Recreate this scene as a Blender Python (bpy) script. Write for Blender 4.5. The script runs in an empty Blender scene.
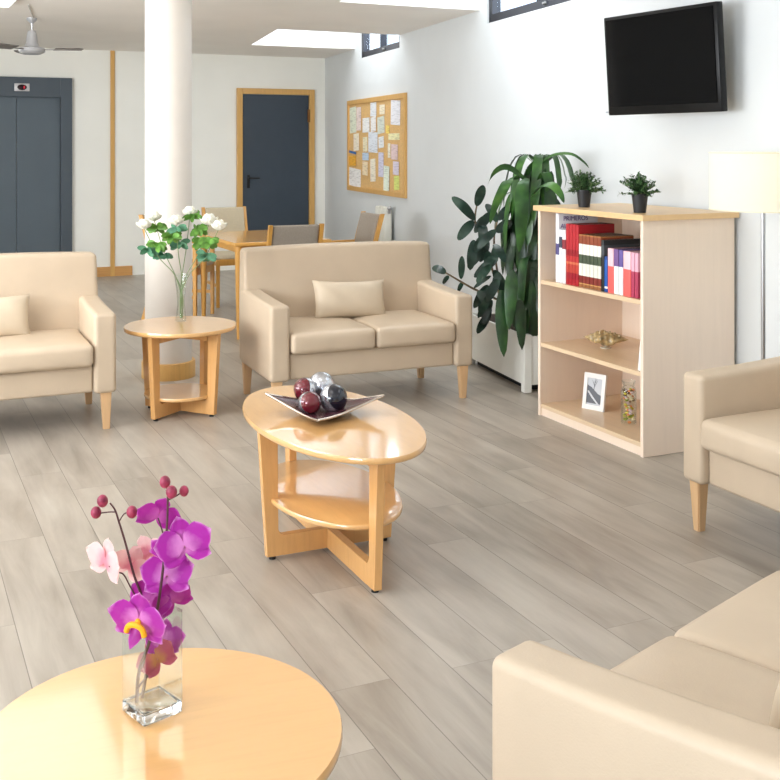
import bpy, bmesh, math, random
from mathutils import Vector, Matrix
PI = math.pi
R = math.radians
scene = bpy.context.scene
COL = scene.collection
ROOM = R(25.06)                       # the room is turned this much against the camera
U = Vector((math.cos(ROOM), math.sin(ROOM), 0)); V = Vector((-math.sin(ROOM), math.cos(ROOM), 0))

# ------------------------------------------------------------------ materials
def lin(c):
    return tuple((x/255/12.92 if x/255 <= .04045 else ((x/255+.055)/1.055)**2.4) for x in c)
def base_mat(name):
    m = bpy.data.materials.new(name); m.use_nodes = True
    nt = m.node_tree; b = nt.nodes['Principled BSDF']
    return m, nt, b
def N(nt, t, **kw):
    n = nt.nodes.new(t)
    for k, v in kw.items():
        if k in n.inputs.keys(): n.inputs[k].default_value = v
        else: setattr(n, k, v)
    return n
def ramp(nt, stops, interp='LINEAR'):
    r = nt.nodes.new('ShaderNodeValToRGB'); r.color_ramp.interpolation = interp
    e = r.color_ramp.elements
    while len(e) < len(stops): e.new(.5)
    for i, (p, c) in enumerate(stops):
        e[i].position = p; e[i].color = (*c, 1)
    return r
def mat(name, c, rough=.5, metal=0, noise=0, nscale=8, bump=0, bscale=60, coat=0, spec=.5, trans=0, ior=1.45, sheen=0):
    m, nt, b = base_mat(name)
    lc = lin(c)
    b.inputs['Roughness'].default_value = rough; b.inputs['Metallic'].default_value = metal
    b.inputs['Specular IOR Level'].default_value = spec; b.inputs['IOR'].default_value = ior
    b.inputs['Coat Weight'].default_value = coat; b.inputs['Coat Roughness'].default_value = .06
    b.inputs['Transmission Weight'].default_value = trans
    b.inputs['Sheen Weight'].default_value = sheen
    tc = N(nt, 'ShaderNodeTexCoord')
    n1 = N(nt, 'ShaderNodeTexNoise', Scale=nscale, Detail=4.0)
    nt.links.new(tc.outputs['Object'], n1.inputs['Vector'])
    lo = tuple(x*(1-noise) for x in lc); hi = tuple(min(1, x*(1+noise)) for x in lc)
    r = ramp(nt, [(.3, lo), (.7, hi)])
    nt.links.new(n1.outputs['Fac'], r.inputs['Fac']); nt.links.new(r.outputs['Color'], b.inputs['Base Color'])
    if bump:
        n2 = N(nt, 'ShaderNodeTexNoise', Scale=bscale, Detail=3.0)
        nt.links.new(tc.outputs['Object'], n2.inputs['Vector'])
        bp = N(nt, 'ShaderNodeBump', Strength=bump, Distance=.004)
        nt.links.new(n2.outputs['Fac'], bp.inputs['Height']); nt.links.new(bp.outputs['Normal'], b.inputs['Normal'])
    return m
def wood(name, c, vec=(1, 1, 1), amt=.12, rough=.35, coat=.3, scale=6, cior=1.5):
    """grain stretched along the axis with the small factor in vec"""
    m, nt, b = base_mat(name); lc = lin(c)
    tc = N(nt, 'ShaderNodeTexCoord'); mp = N(nt, 'ShaderNodeMapping'); mp.inputs['Scale'].default_value = vec
    n1 = N(nt, 'ShaderNodeTexNoise', Scale=scale, Detail=6.0, Roughness=.6, Distortion=.4)
    nt.links.new(tc.outputs['Object'], mp.inputs['Vector']); nt.links.new(mp.outputs['Vector'], n1.inputs['Vector'])
    r = ramp(nt, [(.3, tuple(x*(1-amt) for x in lc)), (.5, lc), (.72, tuple(min(1, x*(1+amt*.6)) for x in lc))])
    nt.links.new(n1.outputs['Fac'], r.inputs['Fac']); nt.links.new(r.outputs['Color'], b.inputs['Base Color'])
    b.inputs['Roughness'].default_value = rough; b.inputs['Coat Weight'].default_value = coat; b.inputs['Coat Roughness'].default_value = .08; b.inputs['Coat IOR'].default_value = cior
    return m
def emis(name, c, s):
    m, nt, b = base_mat(name)
    b.inputs['Base Color'].default_value = (*lin(c), 1); b.inputs['Emission Color'].default_value = (*lin(c), 1)
    b.inputs['Emission Strength'].default_value = s
    return m
def bands(name, stops, rough=.55):
    m, nt, b = base_mat(name)
    tc = N(nt, 'ShaderNodeTexCoord'); sp = N(nt, 'ShaderNodeSeparateXYZ')
    nt.links.new(tc.outputs['Generated'], sp.inputs['Vector'])
    r = ramp(nt, [(p, lin(c)) for p, c in stops], 'CONSTANT')
    nt.links.new(sp.outputs['Z'], r.inputs['Fac']); nt.links.new(r.outputs['Color'], b.inputs['Base Color'])
    b.inputs['Roughness'].default_value = rough
    return m
def petal_mat(name, edge, mid, core, rough=.5):
    m, nt, b = base_mat(name)
    tc = N(nt, 'ShaderNodeTexCoord'); sp = N(nt, 'ShaderNodeSeparateXYZ')
    nt.links.new(tc.outputs['UV'], sp.inputs['Vector'])
    r = ramp(nt, [(0, lin(core)), (.22, lin(core)), (.5, lin(mid)), (.74, lin(mid)), (1, lin(edge))])
    nz = N(nt, 'ShaderNodeTexNoise', Scale=60.0); nt.links.new(tc.outputs['Object'], nz.inputs['Vector'])
    ad = N(nt, 'ShaderNodeMath', operation='MULTIPLY_ADD'); ad.inputs[1].default_value = .25
    sb = N(nt, 'ShaderNodeMath', operation='SUBTRACT'); sb.inputs[1].default_value = .125
    nt.links.new(nz.outputs['Fac'], ad.inputs[0]); nt.links.new(sp.outputs['X'], ad.inputs[2]); nt.links.new(ad.outputs[0], sb.inputs[0])
    nt.links.new(sb.outputs[0], r.inputs['Fac']); nt.links.new(r.outputs['Color'], b.inputs['Base Color'])
    b.inputs['Roughness'].default_value = rough; b.inputs['Subsurface Weight'].default_value = .0
    b.inputs['Sheen Weight'].default_value = .2
    tr = N(nt, 'ShaderNodeBsdfTranslucent'); mx = N(nt, 'ShaderNodeMixShader'); mx.inputs[0].default_value = .3
    nt.links.new(r.outputs['Color'], tr.inputs['Color'])
    out = nt.nodes['Material Output']
    nt.links.new(b.outputs[0], mx.inputs[1]); nt.links.new(tr.outputs[0], mx.inputs[2]); nt.links.new(mx.outputs[0], out.inputs['Surface'])
    return m
def floor_mat():
    m, nt, b = base_mat('grey_oak_planks')
    L = nt.links.new
    tc = N(nt, 'ShaderNodeTexCoord'); sp = N(nt, 'ShaderNodeSeparateXYZ'); L(tc.outputs['Object'], sp.inputs['Vector'])
    def M(op, a=None, b_=None, c=None):
        n = N(nt, 'ShaderNodeMath', operation=op)
        for i, x in enumerate((a, b_, c)):
            if x is None: continue
            if isinstance(x, (int, float)): n.inputs[i].default_value = x
            else: L(x, n.inputs[i])
        return n.outputs[0]
    x = sp.outputs['X']; y = sp.outputs['Y']
    xs = M('DIVIDE', x, .184); row = M('FLOOR', xs); fx = M('FRACT', xs)
    wn = N(nt, 'ShaderNodeTexWhiteNoise', noise_dimensions='1D'); L(row, wn.inputs['W'])
    ys = M('ADD', M('DIVIDE', y, 1.22), M('MULTIPLY', wn.outputs['Value'], 7.3)); colm = M('FLOOR', ys); fy = M('FRACT', ys)
    cb = N(nt, 'ShaderNodeCombineXYZ'); L(row, cb.inputs[0]); L(colm, cb.inputs[1])
    w2 = N(nt, 'ShaderNodeTexWhiteNoise', noise_dimensions='2D'); L(cb.outputs[0], w2.inputs['Vector'])
    # grain
    cg = N(nt, 'ShaderNodeCombineXYZ'); L(M('MULTIPLY', x, 13.0), cg.inputs[0]); L(M('MULTIPLY', y, 1.6), cg.inputs[1]); L(M('MULTIPLY', w2.outputs['Value'], 40.0), cg.inputs[2])
    g = N(nt, 'ShaderNodeTexNoise', Scale=1.0, Detail=6.0, Roughness=.62, Distortion=.5); L(cg.outputs[0], g.inputs['Vector'])
    cg2 = N(nt, 'ShaderNodeCombineXYZ'); L(M('MULTIPLY', x, 5.0), cg2.inputs[0]); L(M('MULTIPLY', y, 1.5), cg2.inputs[1]); L(M('MULTIPLY', w2.outputs['Value'], 17.0), cg2.inputs[2])
    g2 = N(nt, 'ShaderNodeTexNoise', Scale=1.0, Detail=2.0, Distortion=.6); L(cg2.outputs[0], g2.inputs['Vector'])
    f = M('ADD', M('MULTIPLY', g.outputs['Fac'], .5), M('ADD', M('MULTIPLY', g2.outputs['Fac'], .4), M('MULTIPLY', w2.outputs['Value'], .10)))
    r = ramp(nt, [(.30, lin((136, 127, 115))), (.46, lin((162, 153, 141))), (.6, lin((178, 170, 158))), (.76, lin((190, 183, 172)))])
    L(f, r.inputs['Fac'])
    seam = M('MAXIMUM', M('GREATER_THAN', M('ABSOLUTE', M('SUBTRACT', fx, .5)), .492), M('MULTIPLY', M('GREATER_THAN', M('ABSOLUTE', M('SUBTRACT', fy, .5)), .4988), .5))
    mx = N(nt, 'ShaderNodeMixRGB'); mx.inputs[2].default_value = (*lin((108, 101, 93)), 1)
    L(M('MULTIPLY', seam, .8), mx.inputs[0]); L(r.outputs['Color'], mx.inputs[1]); L(mx.outputs[0], b.inputs['Base Color'])
    L(M('MULTIPLY_ADD', g.outputs['Fac'], .25, .24), b.inputs['Roughness'])
    bp = N(nt, 'ShaderNodeBump', Strength=.25, Distance=.002); L(M('SUBTRACT', g.outputs['Fac'], M('MULTIPLY', seam, 1.5)), bp.inputs['Height']); L(bp.outputs['Normal'], b.inputs['Normal'])
    return m

M_ = dict(
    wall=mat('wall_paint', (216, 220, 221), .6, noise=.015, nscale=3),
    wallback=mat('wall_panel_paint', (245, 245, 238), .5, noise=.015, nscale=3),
    ceil=mat('ceiling_paint', (248, 244, 238), .7, noise=.02, nscale=2),
    white=mat('white_plaster', (248, 248, 248), .6),
    floor=floor_mat(),
    leather=mat('beige_leatherette', (196, 178, 155), .42, noise=.035, nscale=6, bump=.12, bscale=220, spec=.45),
    leather2=mat('beige_leatherette_seat', (198, 180, 157), .38, noise=.035, nscale=6, bump=.12, bscale=220, spec=.5),
    pillow=mat('beige_pillow', (202, 186, 163), .5, noise=.03, nscale=8, bump=.15, bscale=200),
    legw=wood('light_beech_leg', (214, 176, 132), (6, 6, .6), .08, .4, .1),
    beech=wood('varnished_beech', (226, 176, 112), (1.2, 9, 9), .05, .3, 1.0, cior=1.85),
    beechv=wood('varnished_beech_upright', (220, 168, 106), (9, 9, 1), .07, .25, .6),
    honey=wood('honey_wood', (212, 158, 78), (7, 7, .8), .1, .35, .3),
    honeyt=wood('honey_table_top', (222, 168, 88), (1, 8, 8), .08, .25, .5),
    trim=wood('oak_trim', (214, 168, 98), (8, 8, .6), .1, .4, .1),
    maple=wood('pale_maple', (238, 219, 200), (7, 7, .5), .025, .4, .15),
    mapleh=wood('pale_maple_shelf', (222, 196, 162), (.6, 7, 7), .06, .35, .2),
    edge=wood('maple_edge_band', (226, 190, 140), (2, 2, 2), .05, .4, .1),
    cork=mat('cork', (218, 178, 118), .85, noise=.12, nscale=60, bump=.2, bscale=150),
    slate=mat('slate_paint', (90, 102, 111), .42, noise=.03, nscale=3),
    slate2=mat('slate_frame', (80, 90, 99), .42, noise=.03, nscale=3),
    dark=mat('black_plastic', (26, 27, 30), .4),
    pot=mat('black_pot', (34, 35, 38), .45),
    gap=mat('gap_shade', (18, 18, 20), .7),
    winf=mat('window_frame', (38, 42, 52), .4),
    screen=mat('tv_screen', (5, 5, 6), .1, spec=.25),
    tv=mat('tv_bezel', (10, 10, 11), .3, spec=.3),
    chrome=mat('brushed_metal', (180, 180, 182), .28, 1),
    fan=mat('fan_metal', (196, 198, 202), .3, .5),
    blade=mat('fan_blade', (120, 116, 112), .45),
    grey=mat('taupe_upholstery', (158, 148, 136), .85, noise=.06, nscale=80, bump=.3, bscale=300),
    creamf=mat('cream_upholstery', (196, 184, 158), .8, noise=.05, nscale=80, bump=.2, bscale=300),
    shellc=mat('shell', (168, 146, 104), .3, noise=.5, nscale=40, bump=.5, bscale=60, coat=.4),
    planter=mat('white_planter', (232, 232, 226), .35),
    soil=mat('soil', (52, 42, 34), .95, noise=.3, nscale=60, bump=.8, bscale=80),
    bark=mat('bark', (112, 96, 72), .9, noise=.3, nscale=50, bump=.6, bscale=60),
    radi=mat('radiator_enamel', (222, 222, 212), .35),
    paper=mat('white_card', (240, 240, 238), .6),
    stemd=mat('dark_stem', (82, 50, 52), .5),
    steml=mat('green_stem', (120, 140, 96), .5),
    leafr=mat('rose_leaf', (98, 146, 62), .5, noise=.4, nscale=30),
    leafb=mat('rose_leaf_blue', (84, 136, 104), .5, noise=.3, nscale=30),
    rose=mat('white_rose', (246, 245, 234), .6, noise=.02, nscale=30),
    bud=mat('orchid_bud', (156, 54, 82), .4, noise=.4, nscale=70),
    yellow=mat('orchid_lip_yellow', (242, 176, 28), .5),
    lipm=mat('orchid_lip', (170, 24, 120), .45),
)
def leafmat(name, c1, c2, c3, rough=.32, sc=9):
    m, nt, b = base_mat(name)
    tc = N(nt, 'ShaderNodeTexCoord'); n = N(nt, 'ShaderNodeTexNoise', Scale=float(sc), Detail=2.0)
    nt.links.new(tc.outputs['Object'], n.inputs['Vector'])
    r = ramp(nt, [(.35, lin(c1)), (.52, lin(c2)), (.7, lin(c3))]); nt.links.new(n.outputs['Fac'], r.inputs['Fac'])
    nt.links.new(r.outputs['Color'], b.inputs['Base Color']); b.inputs['Roughness'].default_value = rough
    return m
M_['dleaf'] = leafmat('dracaena_leaf', (22, 44, 24), (32, 62, 32), (50, 88, 42))
M_['dleaf2'] = leafmat('dracaena_crown_leaf', (34, 68, 30), (50, 92, 38), (78, 124, 52))
M_['fleaf'] = leafmat('rubber_leaf', (26, 44, 38), (38, 60, 50), (60, 84, 70), .25)
M_['tiny'] = leafmat('boxwood_leaf', (34, 62, 34), (60, 98, 54), (100, 136, 84), .5, 40)
M_['petal'] = petal_mat('magenta_petal', (232, 160, 228), (178, 34, 168), (226, 140, 214))
M_['petal2'] = petal_mat('deep_magenta_petal', (204, 90, 196), (168, 24, 150), (200, 90, 180))
M_['petalp'] = petal_mat('pale_pink_petal', (250, 228, 220), (244, 206, 204), (230, 150, 166))
M_['petalr'] = petal_mat('rust_petal', (206, 110, 130), (176, 62, 92), (190, 120, 70))

def glass(name, tint=(255, 255, 255), rough=0.0, mix=.12):
    m = bpy.data.materials.new(name); m.use_nodes = True; nt = m.node_tree; nt.nodes.clear()
    out = nt.nodes.new('ShaderNodeOutputMaterial'); tr = N(nt, 'ShaderNodeBsdfTransparent'); gl = N(nt, 'ShaderNodeBsdfGlossy')
    tr.inputs['Color'].default_value = (*lin(tint), 1); gl.inputs['Roughness'].default_value = rough
    lw = N(nt, 'ShaderNodeLayerWeight', Blend=.25); md = N(nt, 'ShaderNodeMath', operation='MULTIPLY_ADD'); md.inputs[1].default_value = .32; md.inputs[2].default_value = mix*.4
    nt.links.new(lw.outputs['Fresnel'], md.inputs[0]); mx = N(nt, 'ShaderNodeMixShader')
    nt.links.new(md.outputs[0], mx.inputs[0]); nt.links.new(tr.outputs[0], mx.inputs[1]); nt.links.new(gl.outputs[0], mx.inputs[2]); nt.links.new(mx.outputs[0], out.inputs[0])
    return m
M_['glass'] = glass('clear_glass', (251, 253, 252), mix=.04)
M_['pane'] = glass('window_pane', (245, 248, 252))
M_['solidglass'] = mat('thick_glass', (250, 252, 252), .02, trans=1.0, ior=1.45)

# ------------------------------------------------------------------ geometry
def new(): return bmesh.new()
def xf(verts, mtx):
    for v in verts: v.co = mtx @ v.co
def box(bm, c, s, rot=None, bev=0, seg=2, taper=None):
    r = bmesh.ops.create_cube(bm, size=1); vs = r['verts']
    for v in vs:
        if taper and v.co.z < 0: v.co.x *= taper; v.co.y *= taper
        v.co = Vector((v.co.x*s[0], v.co.y*s[1], v.co.z*s[2]))
    if bev:
        es = list({e for v in vs for e in v.link_edges})
        rr = bmesh.ops.bevel(bm, geom=es, offset=bev, segments=seg, affect='EDGES', profile=.5)
        vs = list({v for f in rr['faces'] for v in f.verts} | {v for v in vs if v.is_valid})
    m = Matrix.Translation(c)
    if rot is not None: m = m @ rot
    xf(vs, m); return vs
def rotz(a): return Matrix.Rotation(a, 4, 'Z')
def rotx(a): return Matrix.Rotation(a, 4, 'X')
def roty(a): return Matrix.Rotation(a, 4, 'Y')
def soft(bm, c, s, r, fn=None, n=8, rot=None):
    """rounded box made from a lattice, fn deforms the points"""
    def axis(h):
        rr = min(r, h)
        a = [-h, -h+rr*.3, -h+rr*.65, -h+rr]
        inner = [(-h+rr)+(2*(h-rr))*i/n for i in range(1, n)] if h-rr > 1e-4 else []
        a += inner + [h-rr, h-rr*.65, h-rr*.3, h]
        return a
    H = [x/2 for x in s]; A = [axis(h) for h in H]; cache = {}
    def vert(i, j, k):
        key = (i, j, k)
        if key not in cache:
            q = Vector((A[0][i], A[1][j], A[2][k])); inn = Vector([max(-(H[a]-min(r, H[a])), min(H[a]-min(r, H[a]), q[a])) for a in range(3)])
            d = q-inn
            if d.length > 1e-9: q = inn + d.normalized()*r*min(1, max(abs(d.x), abs(d.y), abs(d.z))/r)
            if fn: q = fn(q, H)
            if rot is not None: q = rot @ q
            cache[key] = bm.verts.new(q+Vector(c))
        return cache[key]
    nx, ny, nz = [len(a)-1 for a in A]
    def quad(a, b, c_, d):
        try: bm.faces.new((a, b, c_, d))
        except ValueError: pass
    for i in range(nx):
        for j in range(ny):
            quad(vert(i, j, 0), vert(i, j+1, 0), vert(i+1, j+1, 0), vert(i+1, j, 0))
            quad(vert(i, j, nz), vert(i+1, j, nz), vert(i+1, j+1, nz), vert(i, j+1, nz))
    for i in range(nx):
        for k in range(nz):
            quad(vert(i, 0, k), vert(i+1, 0, k), vert(i+1, 0, k+1), vert(i, 0, k+1))
            quad(vert(i, ny, k), vert(i, ny, k+1), vert(i+1, ny, k+1), vert(i+1, ny, k))
    for j in range(ny):
        for k in range(nz):
            quad(vert(0, j, k), vert(0, j, k+1), vert(0, j+1, k+1), vert(0, j+1, k))
            quad(vert(nx, j, k), vert(nx, j+1, k), vert(nx, j+1, k+1), vert(nx, j, k+1))
def prism(bm, pts, t, mtx=None, bev=0):
    """polygon in XZ extruded along Y by t (centred)"""
    a = [bm.verts.new((x, -t/2, z)) for x, z in pts]; b = [bm.verts.new((x, t/2, z)) for x, z in pts]
    n = len(pts); fs = [bm.faces.new(a), bm.faces.new(b[::-1])]
    for i in range(n): fs.append(bm.faces.new((a[i], b[i], b[(i+1) % n], a[(i+1) % n])))
    vs = a+b
    if bev:
        es = list({e for f in fs[:2] for e in f.edges})
        rr = bmesh.ops.bevel(bm, geom=es, offset=bev, segments=1, affect='EDGES')
        vs = list({v for f in rr['faces'] for v in f.verts} | {v for v in vs if v.is_valid})
    if mtx is not None: xf(vs, mtx)
def lathe(bm, prof, n=32, c=(0, 0, 0), mtx=None, sx=1, sy=1, cap=True):
    rings = []
    for r, z in prof:
        rings.append([bm.verts.new(Vector((r*sx*math.cos(2*PI*i/n), r*sy*math.sin(2*PI*i/n), z))+Vector(c)) for i in range(n)] if r > 1e-6 else [bm.verts.new(Vector((0, 0, z))+Vector(c))])
    for a, b in zip(rings, rings[1:]):
        if len(a) == 1 and len(b) == 1: continue
        for i in range(n):
            j = (i+1) % n
            if len(a) == 1: bm.faces.new((a[0], b[j], b[i]))
            elif len(b) == 1: bm.faces.new((a[i], a[j], b[0]))
            else: bm.faces.new((a[i], a[j], b[j], b[i]))
    if cap:
        for rg, rev in ((rings[0], True), (rings[-1], False)):
            if len(rg) > 1: bm.faces.new(rg[::-1] if rev else rg)
    if mtx is not None: xf([v for rg in rings for v in rg], mtx)
def tube(bm, pts, rad, n=8):
    pts = [Vector(p) for p in pts]
    rr = rad if isinstance(rad, (list, tuple)) else [rad]*len(pts)
    prev = None; up = Vector((0, 0, 1))
    for i, p in enumerate(pts):
        t = (pts[min(i+1, len(pts)-1)]-pts[max(i-1, 0)]).normalized()
        if i == 0: s = t.cross(up) if abs(t.dot(up)) < .95 else t.cross(Vector((1, 0, 0)))
        else: s = s0-t*s0.dot(t)
        s.normalize(); s0 = s; q = t.cross(s)
        ring = [bm.verts.new(p+(s*math.cos(2*PI*k/n)+q*math.sin(2*PI*k/n))*rr[i]) for k in range(n)]
        if prev:
            for k in range(n): bm.faces.new((prev[k], prev[(k+1) % n], ring[(k+1) % n], ring[k]))
        else: bm.faces.new(ring[::-1])
        prev = ring
    bm.faces.new(prev)
def sphere(bm, c, r, sc=(1, 1, 1), seg=20, rot=None):
    rr = bmesh.ops.create_uvsphere(bm, u_segments=seg, v_segments=max(6, seg//2), radius=r)
    m = Matrix.Translation(c)
    if rot is not None: m = m @ rot
    xf(rr['verts'], m @ Matrix.Diagonal((*sc, 1)))
def smoothpath(pts, n=6):
    P = [Vector(p) for p in pts]; out = []
    for i in range(len(P)-1):
        a = P[max(i-1, 0)]; b = P[i]; c = P[i+1]; d = P[min(i+2, len(P)-1)]
        for k in range(n):
            t = k/n
            out.append(.5*((2*b)+(c-a)*t+(2*a-5*b+4*c-d)*t*t+(3*b-3*c+d-a)*t*t*t))
    out.append(P[-1]); return out
def leaf(bm, pts, wid, fold=.15, side=None, shape=None):
    """a curved leaf: path of points, full width wid, keeled along the midrib"""
    P = [Vector(p) for p in pts]; n = len(P); rows = []
    for i, p in enumerate(P):
        t = (P[min(i+1, n-1)]-P[max(i-1, 0)]).normalized()
        s = t.cross(Vector((0, 0, 1))) if side is None else Vector(side)
        if s.length < .1: s = t.cross(Vector((1, 0, 0)))
        s = (s-t*s.dot(t)).normalized(); nn = s.cross(t)
        f = i/(n-1); w = wid/2*(shape(f) if shape else max(.03, math.sin(PI*min(1, (f*.93+.07)))**.7))
        rows.append([bm.verts.new(p-s*w+nn*w*fold), bm.verts.new(p), bm.verts.new(p+s*w+nn*w*fold)])
    for a, b in zip(rows, rows[1:]):
        for k in range(2): bm.faces.new((a[k], a[k+1], b[k+1], b[k]))
def finish(bm, smooth=True, ang=35):
    bmesh.ops.recalc_face_normals(bm, faces=bm.faces)
    if smooth:
        for f in bm.faces: f.smooth = True
        for e in bm.edges:
            if len(e.link_faces) == 2 and e.calc_face_angle(0) > R(ang): e.smooth = False
def part(name, bm, m, parent=None, smooth=True, ang=35, loc=None, rz=0, wn=False, recalc=True):
    if recalc: finish(bm, smooth, ang)
    else:
        for f in bm.faces: f.smooth = True
    me = bpy.data.meshes.new(name); bm.to_mesh(me); bm.free()
    for x in (m if isinstance(m, list) else [m]): me.materials.append(M_[x] if isinstance(x, str) else x)
    o = bpy.data.objects.new(name, me); COL.objects.link(o)
    if parent is not None: o.parent = parent
    if loc is not None: o.location = loc
    o.rotation_euler.z = rz
    if wn:
        w = o.modifiers.new('wn', 'WEIGHTED_NORMAL'); w.keep_sharp = True
    return o
def tag(o, label=None, cat=None, group=None, kind=None):
    for k, v in (('label', label), ('category', cat), ('group', group), ('kind', kind)):
        if v: o[k] = v
    return o
def thing(name, label, cat, loc=(0, 0, 0), rz=0, group=None):
    o = bpy.data.objects.new(name, None); COL.objects.link(o); o.location = loc; o.rotation_euler.z = rz
    o.empty_display_size = .05
    return tag(o, label, cat, group)
def copy_tree(o, parent=None):
    c = o.copy(); COL.objects.link(c)
    if parent is not None: c.parent = parent
    for ch in list(o.children): copy_tree(ch, c)
    return c
def struct(name, bm, m, parent=None, **k):
    o = part(name, bm, m, parent, **k)
    if parent is None: o['kind'] = 'structure'
    return o
def W2(u, v, z=0): return U*u+V*v+Vector((0, 0, z))

# ------------------------------------------------------------------ camera
cd = bpy.data.cameras.new('camera'); cam = bpy.data.objects.new('camera', cd); COL.objects.link(cam)
cam.location = (0, 0, 1.5); cam.rotation_euler = (PI/2, 0, 0)
cd.sensor_width = 36; cd.lens = 36*1080/780; cd.shift_y = -245/780; cd.clip_start = .05
scene.camera = cam

# ------------------------------------------------------------------ room shell
CORNER = Vector((-.811, 13.47, 0)); WD = Vector((.3185, -1, 0)).normalized()      # right wall runs from the corner towards us
WN = Vector((-WD.y, WD.x, 0)); WN = WN if WN.x > 0 else -WN                        # outward normal of the right wall
VB = 12.547; UL = -2.6; VF = -2.5; CH = 2.58
def wall_rot(): return math.atan2(WD.y, WD.x)
# floor: local axes = room axes so the planks follow the room
bm = new(); box(bm, (1.6, 5.0, -.05), (9.2, 15.6, .1)); struct('floor', bm, 'floor', rz=ROOM, smooth=False)
# back wall
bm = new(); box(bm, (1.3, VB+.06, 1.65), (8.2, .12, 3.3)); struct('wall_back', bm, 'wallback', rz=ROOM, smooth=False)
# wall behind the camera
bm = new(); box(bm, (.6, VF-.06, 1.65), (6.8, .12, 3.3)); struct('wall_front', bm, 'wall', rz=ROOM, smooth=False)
# left wall with a big window opening at v .55
WV0, WV1, WZ0, WZ1 = -.6, 1.7, .95, 2.25
bm = new()
BV0, BV1, BZ0, BZ1 = 3.0, 7.4, .6, 2.35  # second opening, unseen, added to let fill light into the rear room
for v0, v1, z0, z1 in ((VF, WV0, 0, 3.3), (WV1, BV0, 0, 3.3), (BV1, VB, 0, 3.3), (WV0, WV1, 0, WZ0), (WV0, WV1, WZ1, 3.3), (BV0, BV1, 0, BZ0), (BV0, BV1, BZ1, 3.3)):
    box(bm, (UL-.06, (v0+v1)/2, (z0+z1)/2), (.12, v1-v0, z1-z0))
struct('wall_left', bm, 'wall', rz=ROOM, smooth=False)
t = thing('window_3', None, None, W2(UL-.06, (WV0+WV1)/2, 0), ROOM); t['kind'] = 'structure'
bm = new(); cz = (WZ0+WZ1)/2; wv = WV1-WV0
for y in (-wv/2+.03, 0, wv/2-.03): box(bm, (0, y, cz), (.06, .06, WZ1-WZ0))
for z in (WZ0+.03, WZ1-.03): box(bm, (0, 0, z), (.06, wv, .06))
part('window_frame', bm, 'winf', t, smooth=False)
bm = new(); box(bm, (0, 0, cz), (.006, wv-.06, WZ1-WZ0-.06)); part('window_glass', bm, 'pane', t, smooth=False)
# right wall with three high windows ; local frame: x = distance s from the corner, y = outward
wrz = wall_rot()
LN = 16.2
winS = [(1.60, 2.98), (5.2, 6.95), (8.95, 10.3)]; wz0, wz1 = 2.458, 3.02
bm = new(); TH = .16
box(bm, (LN/2-.3, TH/2, wz0/2), (LN+.6, TH, wz0)); box(bm, (LN/2-.3, TH/2, (wz1+3.4)/2), (LN+.6, TH, 3.4-wz1))
xs = [-.6]+[x for w in winS for x in w]+[LN]
for i in range(0, len(xs), 2): box(bm, ((xs[i]+xs[i+1])/2, TH/2, (wz0+wz1)/2), (xs[i+1]-xs[i], TH, wz1-wz0))
# flip y so that it lies outside
for v in bm.verts: pass
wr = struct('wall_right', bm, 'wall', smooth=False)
# local x -> WD, local y -> outward normal
def wall_matrix():
    m = Matrix.Identity(4)
    for i in range(3): m[i][0] = WD[i]; m[i][1] = WN[i]; m[i][2] = (0, 0, 1)[i]; m[i][3] = CORNER[i]
    return m
WM = wall_matrix()
# WD x WN may be left handed -> bake the matrix into meshes instead of the object
def bake(o, mtx=WM):
    o.data.transform(mtx)
    if mtx.determinant() < 0: o.data.flip_normals()
bake(wr)
def wp(s, out, z): return WM @ Vector((s, out, z))
for i, (a, b) in enumerate(winS):
    bm = new(); w = b-a; f = .065; dep = .07
    for x in (a+f/2, b-f/2): box(bm, (x, .05, (wz0+wz1)/2), (f, dep, wz1-wz0))
    for z in (wz0+f/2, wz1-f/2): box(bm, ((a+b)/2, .05, z), (w, dep, f))
    box(bm, ((a+b)/2, .05, (wz0+wz1)/2), (.035, dep*.9, wz1-wz0))
    fr = struct('window_%d' % (i+1 if i < 2 else 4), bm, 'winf', smooth=False); bake(fr)
    bm = new(); box(bm, ((a+b)/2, .06, (wz0+wz1)/2), (w-2*f, .008, wz1-wz0-2*f)); g = part('window_glass', bm, 'pane', fr, smooth=False); bake(g)
    bm = new(); box(bm, ((a+b)/2+.14, .008, wz0+f*.55), (.06, .02, .018), bev=.004); g = part('window_latch', bm, 'chrome', fr); bake(g)

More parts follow.
